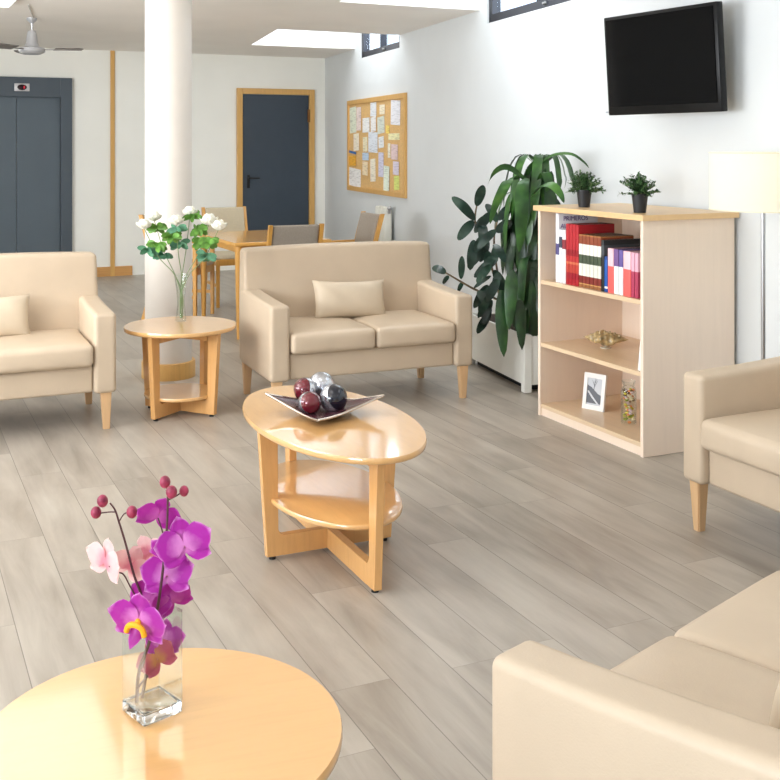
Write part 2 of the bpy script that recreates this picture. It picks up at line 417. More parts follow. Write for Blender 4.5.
# ceiling with light wells along the right wall
def ceiling():
    bm = new(); z = CH
    # strips and wells measured along the right wall (s) and reaching inwards
    wells = [(1.37, 3.0, 1.22), (5.04, 6.95, 1.22), (8.5, 10.2, 1.25)]
    # convert a well to a quad in the plan: far edge and near edge parallel to the back wall, ending on the wall
    quads = []
    for s0, s1, L in wells:
        f1 = wp(s0, 0, 0); n1 = wp(s1, 0, 0)
        quads.append((f1-U*L, f1, n1, n1-U*(L+.05)))
    # the ceiling as slabs in room axes : left field, then pieces between wells
    def slab(pts, z0=z, z1=z+.05):
        a = [bm.verts.new((p.x, p.y, z0)) for p in pts]; b = [bm.verts.new((p.x, p.y, z1)) for p in pts]
        bm.faces.new(a[::-1]); bm.faces.new(b)
        for i in range(len(pts)):
            j = (i+1) % len(pts); bm.faces.new((a[i], a[j], b[j], b[i]))
    out = WN*.1
    prev_f = None
    ubL = UL-.1
    def at(u, v): return W2(u, v)
    vback = VB+.1
    # left boundary polyline of wells region : build piecewise by v rows
    rows = []
    for q in quads: rows += [(q[0], q[1]), (q[3], q[2])]
    vs_ = [vback]+[p[0].dot(V) for p in rows]+[VF-.1]
    for i in range(len(vs_)-1):
        v0, v1 = vs_[i], vs_[i+1]
        if i % 2 == 0:      # full strip
            def wallu(v):   # u of the right wall at this v
                s = (CORNER.dot(V)-v)/(-WD.dot(V)); return (CORNER+WD*s).dot(U)
            slab([at(ubL, v0), at(wallu(v0)+.1, v0), at(wallu(v1)+.1, v1), at(ubL, v1)])
        else:
            q = quads[i//2]
            slab([at(ubL, v0), q[0], q[3], at(ubL, v1)])
    o = struct('ceiling', bm, 'ceil', smooth=False)
    # well linings
    for k, q in enumerate(quads):
        bm2 = new()
        zt = 3.22
        def vwall(p, q_, th):
            d = (q_-p).normalized(); nrm = Vector((-d.y, d.x, 0))
            a = [p, q_, q_+nrm*th, p+nrm*th]
            lo = [bm2.verts.new((x.x, x.y, z+.003)) for x in a]; hi = [bm2.verts.new((x.x, x.y, zt)) for x in a]
            bm2.faces.new(lo[::-1]); bm2.faces.new(hi)
            for i in range(4):
                j = (i+1) % 4; bm2.faces.new((lo[i], lo[j], hi[j], hi[i]))
        vwall(q[0], q[1], .03); vwall(q[2], q[3], .03); vwall(q[3], q[0], .03)
        top = [bm2.verts.new((p.x, p.y, zt)) for p in q]; top2 = [bm2.verts.new((p.x, p.y, zt+.04)) for p in q]
        bm2.faces.new(top[::-1]); bm2.faces.new(top2)
        for i in range(4):
            j = (i+1) % 4; bm2.faces.new((top[i], top[j], top2[j], top2[i]))
        struct('trim_%d' % (k+10), bm2, 'white', smooth=False)
    return quads
quads = ceiling()

# pillar with wooden foot ring
pc = (-1.44, 7.02, 0)
bm = new(); lathe(bm, [(.15, 0), (.15, CH)], 48); struct('pillar', bm, mat('pillar_paint', (222, 215, 206), .55, noise=.02), loc=pc, ang=50)
bm = new(); lathe(bm, [(.151, .0), (.172, .0), (.172, .10), (.168, .105), (.151, .105)], 48, cap=False); struct('trim_1', bm, 'trim', loc=pc, ang=40)

# back wall pieces. s = distance along the wall from P0
PS0 = Vector((-3.16, 12.37, 0))
def bw(s, out=0, z=0): return PS0+U*s-V*out+Vector((0, 0, z))
bm = new(); box(bm, (0, 0, CH/2), (.05, .014, CH), bev=.003); struct('trim_2', bm, 'trim', loc=bw(-.02, .012), rz=ROOM, smooth=False)
bm = new(); box(bm, (0, 0, .055), (.68, .018, .11), bev=.003); struct('baseboard_back', bm, wood('baseboard_oak', (206, 154, 92), (.6, 8, 8), .12, .4, .1), loc=bw(-.135, .009), rz=ROOM, smooth=False)
# lift door
lf = thing('door_2', None, None, bw(-1.067), ROOM); lf['kind'] = 'structure'
bm = new(); ow, fw, oh, fh = .468, .125, 2.03, 2.25
for sx in (-1, 1): box(bm, (sx*(ow+fw/2), -.03, fh/2), (fw, .06, fh), bev=.004)
box(bm, (0, -.03, (oh+fh)/2), (2*ow, .06, fh-oh), bev=.004); part('door_frame', bm, 'slate2', lf, smooth=False)
for sx in (-1, 1):
    bm = new(); box(bm, (sx*ow/2, -.012+(.004 if sx < 0 else 0), oh/2), (ow-.004, .022, oh), bev=.003); part('door_panel', bm, 'slate', lf, smooth=False)
bm = new(); box(bm, (0.055, -.063, 2.135), (.16, .008, .085), bev=.003); pl = part('floor_display', bm, mat('display_plate', (206, 204, 206), .3, .3), lf)
bm = new(); lathe(bm, [(.05, 0), (.05, .006), (.045, .008)], 32, mtx=Matrix.Translation((0.055, -.066, 2.135)) @ rotx(PI/2), sx=1, sy=.62); part('display_lens', bm, mat('display_dark', (40, 12, 22), .2), pl)
bm = new(); box(bm, (.078, -.0755, 2.135), (.016, .002, .03)); part('display_digit', bm, emis('display_red', (190, 30, 50), .6), pl, smooth=False)
# door with wooden frame
dr = thing('door_1', None, None, bw(1.946), ROOM); dr['kind'] = 'structure'
bm = new(); dw, dh, ft = .4275, 2.115, .07
for sx in (-1, 1): box(bm, (sx*(dw+ft/2), -.02, (dh+ft)/2), (ft, .04, dh+ft), bev=.005)
box(bm, (0, -.02, dh+ft/2), (2*dw, .04, ft), bev=.005); part('door_frame', bm, 'trim', dr, smooth=False)
bm = new(); box(bm, (0, -.008, dh/2), (2*dw-.006, .014, dh-.006), bev=.002); part('door_leaf', bm, mat('door_paint', (60, 71, 83), .45, noise=.03), dr, smooth=False)
bm = new(); box(bm, (-dw+.075, -.02, 1.06), (.035, .01, .16), bev=.004); tube(bm, [(-dw+.075, -.02, 1.1), (-dw+.075, -.06, 1.1), (-dw+.085, -.065, 1.1), (-dw+.2, -.065, 1.1)], .009, 8); part('door_handle', bm, 'dark', dr)
bm = new()
box(bm, (dw-.006, -.03, 1.86), (.03, .026, .16), bev=.004); part('hinge', bm, mat('hinge_brass', (138, 96, 52), .4, .5), dr)

# ------------------------------------------------------------------ ceiling lights, fan
def panel(u, v, label):  # added unseen panels that brighten the room and give table highlights
    p = W2(u, v, CH)
    t = thing('ceiling_light', label, 'light', p, ROOM, 'added ceiling panels out of view')
    bm = new(); box(bm, (0, 0, -.02), (.64, 1.24, .04), bev=.004); part('housing', bm, 'white', t, smooth=False)
    bm = new(); box(bm, (0, 0, -.055), (.58, 1.18, .035), bev=.01); part('diffuser', bm, emis('fill_panel_diffuser', (250, 251, 252), PANEL), t, smooth=False)
PANEL = 2.2
def batten(u, v, label):
    p = W2(u, v, CH)
    t = thing('ceiling_light', label, 'light', p, ROOM, 'ceiling battens')
    bm = new(); box(bm, (0, 0, -.012), (.22, 1.24, .024), bev=.004); part('housing', bm, 'white', t, smooth=False)
    bm = new(); box(bm, (0, 0, -.028), (.18, 1.2, .012), bev=.003); part('diffuser', bm, emis('lamp_diffuser', (255, 250, 240), LAMP), t, smooth=False)
LAMP = 7.5
vis = Vector((-2.72, 7.62, 0))
uu, vv = vis.dot(U), vis.dot(V)
batten(uu, vv, 'bright ceiling batten light near the ceiling fan at top left')
for u, v in ((uu, 5.6), (uu, 3.0), (uu, .4), (3.0, 5.6), (3.0, 3.0), (2.6, .4), (-1.3, 5.6), (-1.3, 3.0), (-1.3, .4), (-1.2, 8.2), (-1.2, 10.8), (uu-.3, 10.9)):
    panel(u, v, 'added fill panel light out of view on the ceiling')

# ceiling fan
fx, fy = -3.05, 9.2
t = thing('ceiling_fan', 'brushed metal ceiling fan hanging from thin rod in front of lift wall', 'ceiling fan', (fx, fy, 0))
bm = new(); lathe(bm, [(.0, CH), (.045, CH), (.04, CH-.02), (.012, CH-.045), (.009, CH-.07), (.009, 2.44), (.0, 2.44)], 20); part('rod', bm, 'fan', t)
bm = new(); lathe(bm, [(.0, 2.47), (.032, 2.47), (.042, 2.44), (.05, 2.37), (.062, 2.34), (.105, 2.325), (.11, 2.30), (.10, 2.285), (.07, 2.272), (.0, 2.268)], 32); part('motor', bm, 'fan', t)
for k in range(3):
    a = R(3)+k*2*PI/3
    bm = new(); m = rotz(a)
    box(bm, (.15, 0, 2.312), (.12, .03, .006)); 
    r = prism
    pts = [(.19, -.045), (.39, -.055), (.425, -.04), (.43, .02), (.39, .055), (.19, .045)]
    lo = [bm.verts.new((x, y, 2.312+y*.25)) for x, y in pts]; hi = [bm.verts.new((x, y, 2.32+y*.25)) for x, y in pts]
    bm.faces.new(lo[::-1]); bm.faces.new(hi)
    for i in range(6): bm.faces.new((lo[i], lo[(i+1) % 6], hi[(i+1) % 6], hi[i]))
    xf(bm.verts, m); part('blade', bm, 'blade', t, smooth=False)
bm = new(); tube(bm, [(fx+.02, fy-.01, CH-.004), (-2.78, 8.3, CH-.004)], .006, 6)
tag(part('ceiling_cable', bm, mat('cable_grey', (196, 192, 186), .5)), 'thin grey cable running over ceiling from fan to batten light', 'cable')

# ------------------------------------------------------------------ sofas
def make_sofa(label):
    W, D = 1.245, .70
    t = thing('loveseat', label, 'sofa', group=None)
    for sx in (-1, 1):
        for sy, dd in ((-1, 1), (1, 1)):
            bm = new(); b = .052; x, y = sx*(W/2-.05), sy*(D/2-.045)
            vs = []
            for z, k, o in ((.205, 1, 0), (0.0, .62, .018*sy)):
                h = b/2*k*1.06
                vs.append([bm.verts.new((x+px*h+(.004*sx if z == 0 else 0), y+py*h+o*(-.3), z)) for px, py in ((-1, -1), (1, -1), (1, 1), (-1, 1))])
            a, c = vs
            bm.faces.new(a); bm.faces.new(c[::-1])
            for i in range(4): bm.faces.new((a[i], c[i], c[(i+1) % 4], a[(i+1) % 4]))
            es = [e for e in bm.edges if abs(e.verts[0].co.z-e.verts[1].co.z) > .1]
            bmesh.ops.bevel(bm, geom=es, offset=.004, segments=2, affect='EDGES')
            part('leg', bm, 'legw', t, ang=50)
    # front rail and seat deck
    bm = new(); soft(bm, (0, -.02, .272), (W-.234, D-.10, .145), .014, n=6); part('seat_base', bm, 'leather', t, ang=60)
    # arms
    for sx in (-1, 1):
        def fa(q, H):
            q = q.copy(); yy = (q.y+H[1])/(2*H[1])          # 0 front .. 1 back
            if q.z > 0: q.z += .03*yy**1.6*(q.z/H[2])
            return q
        bm = new(); soft(bm, (sx*(W/2-.0575), -.035, .405), (.115, D-.07, .42), .022, fa, n=8); part('armrest', bm, 'leather', t, ang=60)
    # back, leaning
    def fb(q, H):
        q = q.copy(); z = (q.z+H[2])/(2*H[2])
        q.y += .035*z
        q.y += .045*z*z*max(0, -q.y/H[1]+.3)/1.3
        q.x *= 1-.018*z*z
        q.z += -.012*(q.x/H[0])**2*z
        return q
    bm = new(); soft(bm, (0, D/2-.105, .545), (W, .15, .69), .028, fb, n=10); part('backrest', bm, 'leather', t, ang=60)
    cw = (W-.234)/2
    for sx in (-1, 1):
        def fc(q, H):
            q = q.copy(); a = max(0, 1-(q.x/H[0])**4)*max(0, 1-(q.y/H[1])**4)
            q.z += (.016*a if q.z > 0 else 0)
            if q.y < 0: q.y -= .008*max(0, 1-(q.x/H[0])**4)*max(0, 1-(q.z/H[2])**2)
            return q
        bm = new(); soft(bm, (sx*cw/2, -.075, .400), (cw-.004, .585, .115), .026, fc, n=9); part('seat_cushion', bm, 'leather2', t, ang=80)
    return t
def make_pillow(label, w=.46, h=.235, d=.13):
    bm = new()
    n = 22; grid = {}
    for s in (1, -1):
        for i in range(n+1):
            for j in range(n+1):
                a = i/n*2-1; b = j/n*2-1
                pin = 1-.06*(1-a*a)*abs(b)**3 if True else 1
                x = a*w/2*(1-.045*(1-b*b)*abs(a)**3+0.02*abs(a*b)**4); y = b*h/2*(1-.09*(1-a*a)*abs(b)**3+.03*abs(a*b)**4)
                z = s*d/2*((max(0, 1-abs(a)**2.6))*(max(0, 1-abs(b)**2.4)))**.5
                z += s*.003*math.sin(9*a+4*b)*(1-abs(a)**4)*(1-abs(b)**4)
                edge = i in (0, n) or j in (0, n)
                if edge and s == -1: grid[(s, i, j)] = grid[(1, i, j)]
                else: grid[(s, i, j)] = bm.verts.new((x, z, y))
    for s in (1, -1):
        for i in range(n):
            for j in range(n):
                q = [grid[(s, i, j)], grid[(s, i+1, j)], grid[(s, i+1, j+1)], grid[(s, i, j+1)]]
                bm.faces.new(q if s == 1 else q[::-1])
    bmesh.ops.recalc_face_normals(bm, faces=bm.faces)
    t = part('throw_pillow', bm, 'pillow', None, ang=100)
    return tag(t, label, 'pillow')
sofa_spots = [
    ((-.216, 6.465), 22.9, 'beige two-seat sofa in the middle, in front of the dining table'),
    ((-2.151, 5.755), 24.2, 'beige two-seat sofa at left, in front of the grey lift door'),
    ((1.722, 3.814), -64.8, 'beige two-seat sofa at right edge, beside the bookcase under the lamp'),
    ((.858, 2.062), -135.5, 'beige two-seat sofa closest to the camera, its arm in the lower right corner'),
]
proto = None
for (x, y), a, lab in sofa_spots:
    s = make_sofa(lab) if proto is None else copy_tree(proto)
    proto = proto or s
    s.location = (x, y, 0); s.rotation_euler.z = R(a); s['label'] = lab
pil = None
for (x, y), a, off, lab, tw in ((sofa_spots[0][0], 22.9, .0, 'beige oblong pillow leaning on the back of the middle sofa', 2),
                             (sofa_spots[1][0], 24.2, .0, 'beige oblong pillow on the left sofa, cut by the left edge', 0),
                             (sofa_spots[3][0], -135.5, .155, 'beige pillow corner just showing on the sofa closest to the camera', 8)):
    p = make_pillow(lab) if pil is None else pil.copy()
    if pil is not None: COL.objects.link(p); p['label'] = lab
    pil = pil or p
    Lx, Ly, Lz = off, .07, .475+.092
    ca, sa = math.cos(R(a)), math.sin(R(a))
    p.location = (x+ca*Lx-sa*Ly, y+sa*Lx+ca*Ly, Lz); p.rotation_euler = (R(-17), R(tw), R(a))

# ------------------------------------------------------------------ oval and round tables
def make_table(label, name, a, b, la, lb, shelf_a, shelf_b, shelf_z, m='beech'):
    t = thing(name, label, 'table'); H = .49
    n = 72
    bm = new()
    lathe(bm, [(1-.012, H-.022), (1-.003, H-.019), (1, H-.012), (1, H-.006), (1-.006, H)], n)
    for v in bm.verts: v.co.x *= a; v.co.y *= b
    part('table_top', bm, m, t, ang=50)
    bm = new()
    lathe(bm, [(1-.01, shelf_z-.018), (1, shelf_z-.014), (1, shelf_z-.004), (1-.01, shelf_z)], n)
    for v in bm.verts: v.co.x *= shelf_a; v.co.y *= shelf_b
    part('lower_shelf', bm, m, t, ang=50)
    for ang_, r in ((0, la), (PI/2, lb), (PI, la), (3*PI/2, lb)):
        bm = new(); w = .046; f = .022; zc = .085
        pts = [(r-w*.78, .012), (r-.006, .012), (r+.024, H-.023), (r-w, H-.023), (r-w, zc+f), (r-w-.006, zc+.008), (r-w-f, zc), (r-w-f, .012)]
        prism(bm, pts, .03, rotz(ang_), bev=.002); lg = part('leg', bm, 'beechv', t, smooth=False)
        bm = new(); lathe(bm, [(.013, 0), (.013, .013)], 16, c=((r-.03)*math.cos(ang_), (r-.03)*math.sin(ang_), 0)); part('foot_pad', bm, 'dark', lg)
    for ang_, L in ((0, la), (PI/2, lb)):
        bm = new(); box(bm, (0, 0, .0485), (2*(L-.066), .0302-(.0006 if ang_ else 0), .073), rotz(ang_)); part('crossbar', bm, 'beechv', t, smooth=False)
        bm = new(); box(bm, (0, 0, H-.048), (2*(L-.053), .026-(.002 if ang_ else 0), .05), rotz(ang_)); part('under_rail', bm, 'beechv', t, smooth=False)
    return t
ct = make_table('oval beech coffee table in the centre with glass bowl on top', 'coffee_table', .572, .286, .45, .252, .405, .232, .222)
ct.location = (-.225, 4.01, 0); ct.rotation_euler.z = R(114.6)
st = make_table('round beech side table between the left and middle sofas, white flowers on it', 'side_table', .311, .311, .245, .245, .20, .20, .118)
st.location = (-1.178, 6.07, 0); st.rotation_euler.z = R(-27)
st2 = copy_tree(st); st2['label'] = 'round beech side table in the lower left foreground with orchid vase'
st2.location = (-.3926, 1.86, 0); st2.rotation_euler.z = R(20)
TH_ = .49

# ------------------------------------------------------------------ bowl with ornament balls
bw_m = mat('plum_lacquer_bowl', (84, 42, 52), .25, 0, coat=.3)
bt = thing('decor_bowl', 'wavy plum and silver dish holding ornament balls on the coffee table', 'bowl', (-.246, 4.06, TH_), R(42))
def bowl(off, inset):
    bm = new(); n = 22; g = []
    for i in range(n+1):
        row = []
        for j in range(n+1):
            a = i/n*2-1; b = j/n*2-1
            x = a*.135*inset; y = b*.135*inset
            r = math.hypot(x, y)
            z = .006+.056*abs((a-b)/2)**2.0+.016*abs((a+b)/2)**2.4+.006*max(abs(a), abs(b))**6
            x *= 1+.16*(abs(a*b))**2; y *= 1+.16*(abs(a*b))**2
            row.append(bm.verts.new((x, y, z+off)))
        g.append(row)
    for i in range(n):
        for j in range(n): bm.faces.new((g[i][j], g[i+1][j], g[i+1][j+1], g[i][j+1]))
    return bm, g, n
bm, g, n = bowl(.004, 1.0)
g2 = [[bm.verts.new(v.co-Vector((0, 0, .006))) for v in row] for row in g]
for i in range(n):
    for j in range(n): bm.faces.new((g2[i][j], g2[i][j+1], g2[i+1][j+1], g2[i+1][j]))
for i in range(n):
    for a, b, c, d in ((g[i][0], g2[i][0], g2[i+1][0], g[i+1][0]), (g[i+1][n], g2[i+1][n], g2[i][n], g[i][n]), (g[0][i+1], g2[0][i+1], g2[0][i], g[0][i]), (g[n][i], g2[n][i], g2[n][i+1], g[n][i+1])):
        bm.faces.new((a, b, c, d))
part('dish', bm, bw_m, bt, ang=60)
bm = new()
rim = [g_ for g_ in []]
def rimpt(a, b):
    x = a*.135; y = b*.135; z = .006+.056*abs((a-b)/2)**2.0+.016*abs((a+b)/2)**2.4+.006*max(abs(a), abs(b))**6
    k = 1+.16*(abs(a*b))**2; return Vector((x*k, y*k, z+.003))
loop = [rimpt(-1+2*i/16, -1) for i in range(16)]+[rimpt(1, -1+2*i/16) for i in range(16)]+[rimpt(1-2*i/16, 1) for i in range(16)]+[rimpt(-1, 1-2*i/16) for i in range(17)]
tube(bm, loop, .0045, 8); part('silver_rim', bm, mat('silver_leaf', (206, 196, 184), .22, .9), bt)
bm = new(); lathe(bm, [(.055, 0), (.045, .008)], 24); part('foot', bm, bw_m, bt)
silver = mat('silver_ball', (196, 198, 204), .22, .85, noise=.35, nscale=30)
plum = mat('plum_ball', (104, 22, 36), .1, .1, coat=.8)
navy = mat('navy_ball', (22, 24, 38), .1, .1, coat=.8)
def ball(px, py, d, h, r, m2, tilt, az, label):
    """two-tone ornament: coloured face, silver back"""
    k = (px-390)/1080
    loc = (k*d, d, h)
    t = thing('ornament_ball', label, 'ornament', loc, 0, None)
    m = rotz(az) @ rotx(tilt)
    cut = .34
    pr = [(r*math.sin(a_), r*math.cos(a_)) for a_ in [PI*i/24 for i in range(25)]]
    top = [(x, z) for x, z in pr if z >= r*cut-1e-4][::-1]; bot = [(x, z) for x, z in pr if z <= r*cut+.02*r+.13*r]
    bm = new(); lathe(bm, [(x, z) for x, z in top], 28, mtx=m, cap=False); part('lacquer_face', bm, m2, t)
    bm = new(); lathe(bm, [(x*1.01, z*1.01) for x, z in bot], 28, mtx=m, cap=False); part('silver_shell', bm, silver, t)
    return t
ball(309.5, 0, 4.02, TH_+.050, .043, plum, R(70), R(25), 'plum red and silver ball at front left of the dish')
ball(333.5, 0, 4.07, TH_+.056, .053, navy, R(68), R(50), 'dark navy and silver ball at the right of the dish')
ball(305, 0, 4.12, TH_+.078, .044, plum, R(70), R(-40), 'plum red ball at back left of the dish')
ball(321.5, 0, 4.17, TH_+.084, .050, silver, R(40), R(40), 'all silver ball at the back of the dish')

# ------------------------------------------------------------------ dining set
def make_chair(label, pad='creamf', arms=False):
    t = thing('dining_chair', label, 'chair')
    W, D = .44, .44
    for sx in (-1, 1):
        bm = new(); zt = .628 if arms else .44
        box(bm, (sx*(W/2-.02), -D/2+.02, zt/2), (.036, .036, zt), bev=.004, taper=.8); part('leg', bm, 'honey', t, smooth=False)
        bm = new()       # rear leg and back post in one curved piece
        pth = smoothpath([(D/2+.05, 0), (D/2-.01, .22), (D/2-.02, .45), (D/2+.01, .66), (D/2+.075, .90)], 5)
        pts = [(p.x-.017, p.y) for p in [Vector((q[0], q[1], 0)) for q in pth]]+[(p.x+.017, p.y) for p in [Vector((q[0], q[1], 0)) for q in pth]][::-1]
        a = [bm.verts.new((sx*(W/2-.015)-.014, y, z)) for y, z in pts]; b = [bm.verts.new((sx*(W/2-.015)+.014, y, z)) for y, z in pts]
        k = len(pts)
        h = k//2
        for i in range(h-1):
            bm.faces.new((a[i], a[i+1], a[k-2-i], a[k-1-i])); bm.faces.new((b[i+1], b[i], b[k-1-i], b[k-2-i]))
        for i in range(k): bm.faces.new((a[i], b[i], b[(i+1) % k], a[(i+1) % k]))
        part('back_post', bm, 'honey', t, ang=30)
        bm = new(); box(bm, (sx*(W/2-.02), 0, .415), (.022, D-.05, .06)); part('side_rail', bm, 'honey', t, smooth=False)
        bm = new(); box(bm, (sx*(W/2-.02), 0, .2), (.018, D-.04, .028)); part('stretcher', bm, 'honey', t, smooth=False)
        if arms:
            bm = new(); soft(bm, (sx*(W/2-.005), -.01, .635), (.045, D+.06, .026), .01, n=3); part('armrest', bm, 'honey', t)
    bm = new(); box(bm, (0, -D/2+.02, .415), (W-.07, .022, .06)); box(bm, (0, D/2-.02, .415), (W-.07, .022, .06)); part('seat_frame', bm, 'honey', t, smooth=False)
    bm = new(); soft(bm, (0, -.012, .462), (W-.01, D-.03, .045), .02, n=5); part('seat', bm, 'creamf', t, ang=70)
    def fb(q, H):
        q = q.copy(); zz = (q.z+H[2])/(2*H[2]); q.y += .012*(q.x/H[0])**2*-1+.07*zz**1.3; return q
    bm = new(); soft(bm, (0, D/2-.002, .73), (W-.062, .04, .33), .014, fb, n=6); part('back_pad', bm, pad, t, ang=70)
    return t
def place(t, x, y, a): t.location = (x, y, 0); t.rotation_euler.z = R(a)
place(make_chair('upholstered dining chair on far side of dining table, in front of grey door', 'creamf'), -1.49, 10.22, 25)
place(make_chair('taupe-backed dining chair with its back turned, behind the middle sofa', 'grey', True), -.83, 8.42, 205)
place(make_chair('dining chair seen from the side at right end of dining table', 'grey', True), -.42, 9.46, -65)
place(make_chair('dining chair half hidden behind the round pillar', 'creamf', True), -1.815, 9.44, 78)
# dining table
T0 = Vector((-1.19, 8.27, 0))
dt = thing('dining_table', 'honey wood dining table with tapered legs behind the middle sofa', 'table', T0, ROOM)
tw, tl = .80, 1.12
bm = new(); box(bm, (tw/2, tl/2, .735), (tw, tl, .028), bev=.006); part('table_top', bm, 'honeyt', dt, smooth=False)
bm = new()
for y in (.06, tl-.06): box(bm, (tw/2, y, .693), (tw-.14, .022, .056))
for x in (.06, tw-.06): box(bm, (x, tl/2, .693), (.022, tl-.14, .056))
part('apron', bm, 'honey', dt, smooth=False)
for x in (.05, tw-.05):
    for y in (.05, tl-.05):
        bm = new(); lathe(bm, [(.017, 0), (.022, .2), (.028, .5), (.031, .66), (.031, .72)], 20, c=(x, y, 0)); part('leg', bm, 'honey', dt)

# ------------------------------------------------------------------ noticeboard and notes
nb0, nb1 = 1.13, 3.22; nz0, nz1 = .985, 2.005
def wall_thing(name, label, cat, group=None):
    return thing(name, label, cat, (0, 0, 0), 0, group)
bt = tag(bpy.data.objects.new('noticeboard', None), 'wide cork noticeboard in light wood frame on the right wall', 'noticeboard'); COL.objects.link(bt)
bt.location = wp((nb0+nb1)/2, -.0, nz0)
def wpart(name, bm, m, parent, **k):
    """mesh given in wall coordinates (s, out, z)"""
    o = part(name, bm, m, None, **k); bake(o)
    if parent is not None:
        o.data.transform(Matrix.Translation(-parent.location)); o.parent = parent
    return o
bm = new(); f = .05
for x in (nb0+f/2, nb1-f/2): box(bm, (x, -.014, (nz0+nz1)/2), (f, .028, nz1-nz0), bev=.003)
for z in (nz0+f/2, nz1-f/2): box(bm, ((nb0+nb1)/2, -.014, z), (nb1-nb0-2*f, .028, f), bev=.003)
wpart('frame', bm, 'trim', bt, smooth=False)
bm = new(); box(bm, ((nb0+nb1)/2, -.006, (nz0+nz1)/2), (nb1-nb0-2*f, .012, nz1-nz0-2*f)); wpart('cork_panel', bm, 'cork', bt, smooth=False)
notes = [
 (62, 125, 105, 300, (232, 238, 216), 'pale green notice'), (108, 130, 138, 285, (238, 220, 214), 'pale pink notice beside the pale green one'), (150, 205, 197, 300, (244, 244, 242), 'square white notice'),
 (200, 100, 240, 200, (230, 234, 238), 'white note at the top centre'), (188, 300, 250, 430, (226, 232, 240), 'large bluish white sheet at the centre'), (205, 203, 240, 297, (240, 238, 236), 'white note above the bluish sheet'), (248, 205, 295, 310, (214, 220, 208), 'grey green leaflet'),
 (340, 115, 403, 262, (240, 240, 246), 'white printed sheet in the top right corner'), (90, 305, 126, 420, (246, 236, 214), 'cream note at the left'), (150, 330, 180, 425, (240, 230, 196), 'small cream note'),
 (56, 424, 105, 440, (44, 108, 176), 'narrow blue label'), (56, 455, 105, 522, (240, 178, 60), 'orange card'), (58, 540, 135, 662, (244, 242, 240), 'white sheet at bottom left'),
 (148, 432, 190, 482, (192, 212, 232), 'small light blue note'), (150, 490, 185, 580, (244, 224, 188), 'beige slip'), (200, 470, 235, 615, (242, 234, 214), 'tall cream slip'),
 (256, 428, 290, 580, (216, 214, 234), 'tall lilac slip'), (292, 510, 330, 680, (230, 240, 224), 'tall pale green slip near the bottom'), (322, 312, 397, 352, (246, 240, 190), 'wide pale yellow note'),
 (342, 378, 386, 470, (230, 206, 206), 'pinkish note at the right'), (356, 480, 395, 560, (222, 214, 230), 'lilac note at the right'), (360, 566, 395, 650, (222, 232, 130), 'yellow green note at bottom right'),
 (308, 262, 330, 312, (246, 218, 110), 'small yellow note'), (265, 132, 300, 192, (244, 232, 204), 'small cream note at the top'), (318, 372, 336, 460, (238, 232, 210), 'narrow cream slip'), (257, 330, 292, 400, (234, 238, 240), 'white slip right of the centre sheet')]
rnd = random.Random(3)
def paper_mat(c, k):
    m, nt, b = base_mat('notice_paper')
    tc = N(nt, 'ShaderNodeTexCoord'); mp = N(nt, 'ShaderNodeMapping'); mp.inputs['Scale'].default_value = (9, 1, 30); mp.inputs['Location'].default_value = (k*1.7, 0, k*.9)
    n = N(nt, 'ShaderNodeTexNoise', Scale=3.0, Detail=2.0); nt.links.new(tc.outputs['Object'], mp.inputs['Vector']); nt.links.new(mp.outputs[0], n.inputs['Vector'])
    lc = lin(c); r = ramp(nt, [(.48, lc), (.66, tuple(x*.74 for x in lc))]); nt.links.new(n.outputs['Fac'], r.inputs['Fac']); nt.links.new(r.outputs['Color'], b.inputs['Base Color'])
    b.inputs['Roughness'].default_value = .6
    return m
def persp(zx):      # horizontal place on the board from the photo, depth 12.4 -> 10.4
    q = (zx-50)/390; return q*12.44/(12.44*q+10.39*(1-q)) if False else q*1.09/(1+.09*q) if False else (q/ (q+(1-q)*10.39/12.44))
for k, (x0, y0, x1, y1, c, lab) in enumerate(notes):
    s0 = nb0+(nb1-nb0)*(1-(1-(x0-50)/390)) ; s1 = nb0+(nb1-nb0)*((x1-50)/390)
    # the photo shows the far half compressed
    q0, q1 = (x0-50)/390, (x1-50)/390
    pq = lambda q: q*12.44/(10.39+(12.44-10.39)*q)
    s0, s1 = nb0+(nb1-nb0)*pq(q0), nb0+(nb1-nb0)*pq(q1)
    z1 = nz1-(y0-78)/(692-78)*(nz1-nz0); z0 = nz1-(y1-78)/(692-78)*(nz1-nz0)
    s0 = max(s0, nb0+f+.004); s1 = min(s1, nb1-f-.004); z1 = min(z1, nz1-f-.004)
    out = -.0145-.0022*(k % 3)
    bm = new(); a = R(rnd.uniform(-4, 4))
    box(bm, (0, 0, 0), (s1-s0, .0012, z1-z0), Matrix.Rotation(a, 4, 'Y') )
    o = part('pinned_note', bm, paper_mat(c, k), None, smooth=False); o.data.transform(Matrix.Translation(((s0+s1)/2, out, (z0+z1)/2))); bake(o)
    ctr = wp((s0+s1)/2, out, (z0+z1)/2); o.data.transform(Matrix.Translation(-ctr)); o.location = ctr
    tag(o, lab+' pinned to the cork noticeboard', 'note', 'notes pinned on the noticeboard')

# radiator
rt = tag(bpy.data.objects.new('radiator', None), 'narrow white column radiator on right wall below the noticeboard', 'radiator'); COL.objects.link(rt); rt.location = wp(2.75, -.06, .1)
for k in range(4):
    bm = new(); box(bm, (2.56+k*.085, -.075, .5), (.07, .08, .76), bev=.015, seg=2); wpart('column', bm, 'radi', rt)
bm = new(); box(bm, (2.69, -.02, .5), (.3, .03, .1)); wpart('bracket', bm, 'radi', rt)
bm = new(); tube(bm, [(2.86, -.075, .83), (2.895, -.075, .83), (2.895, -.075, .86)], .014, 10); sphere(bm, (2.895, -.075, .875), .024); wpart('valve', bm, 'chrome', rt)

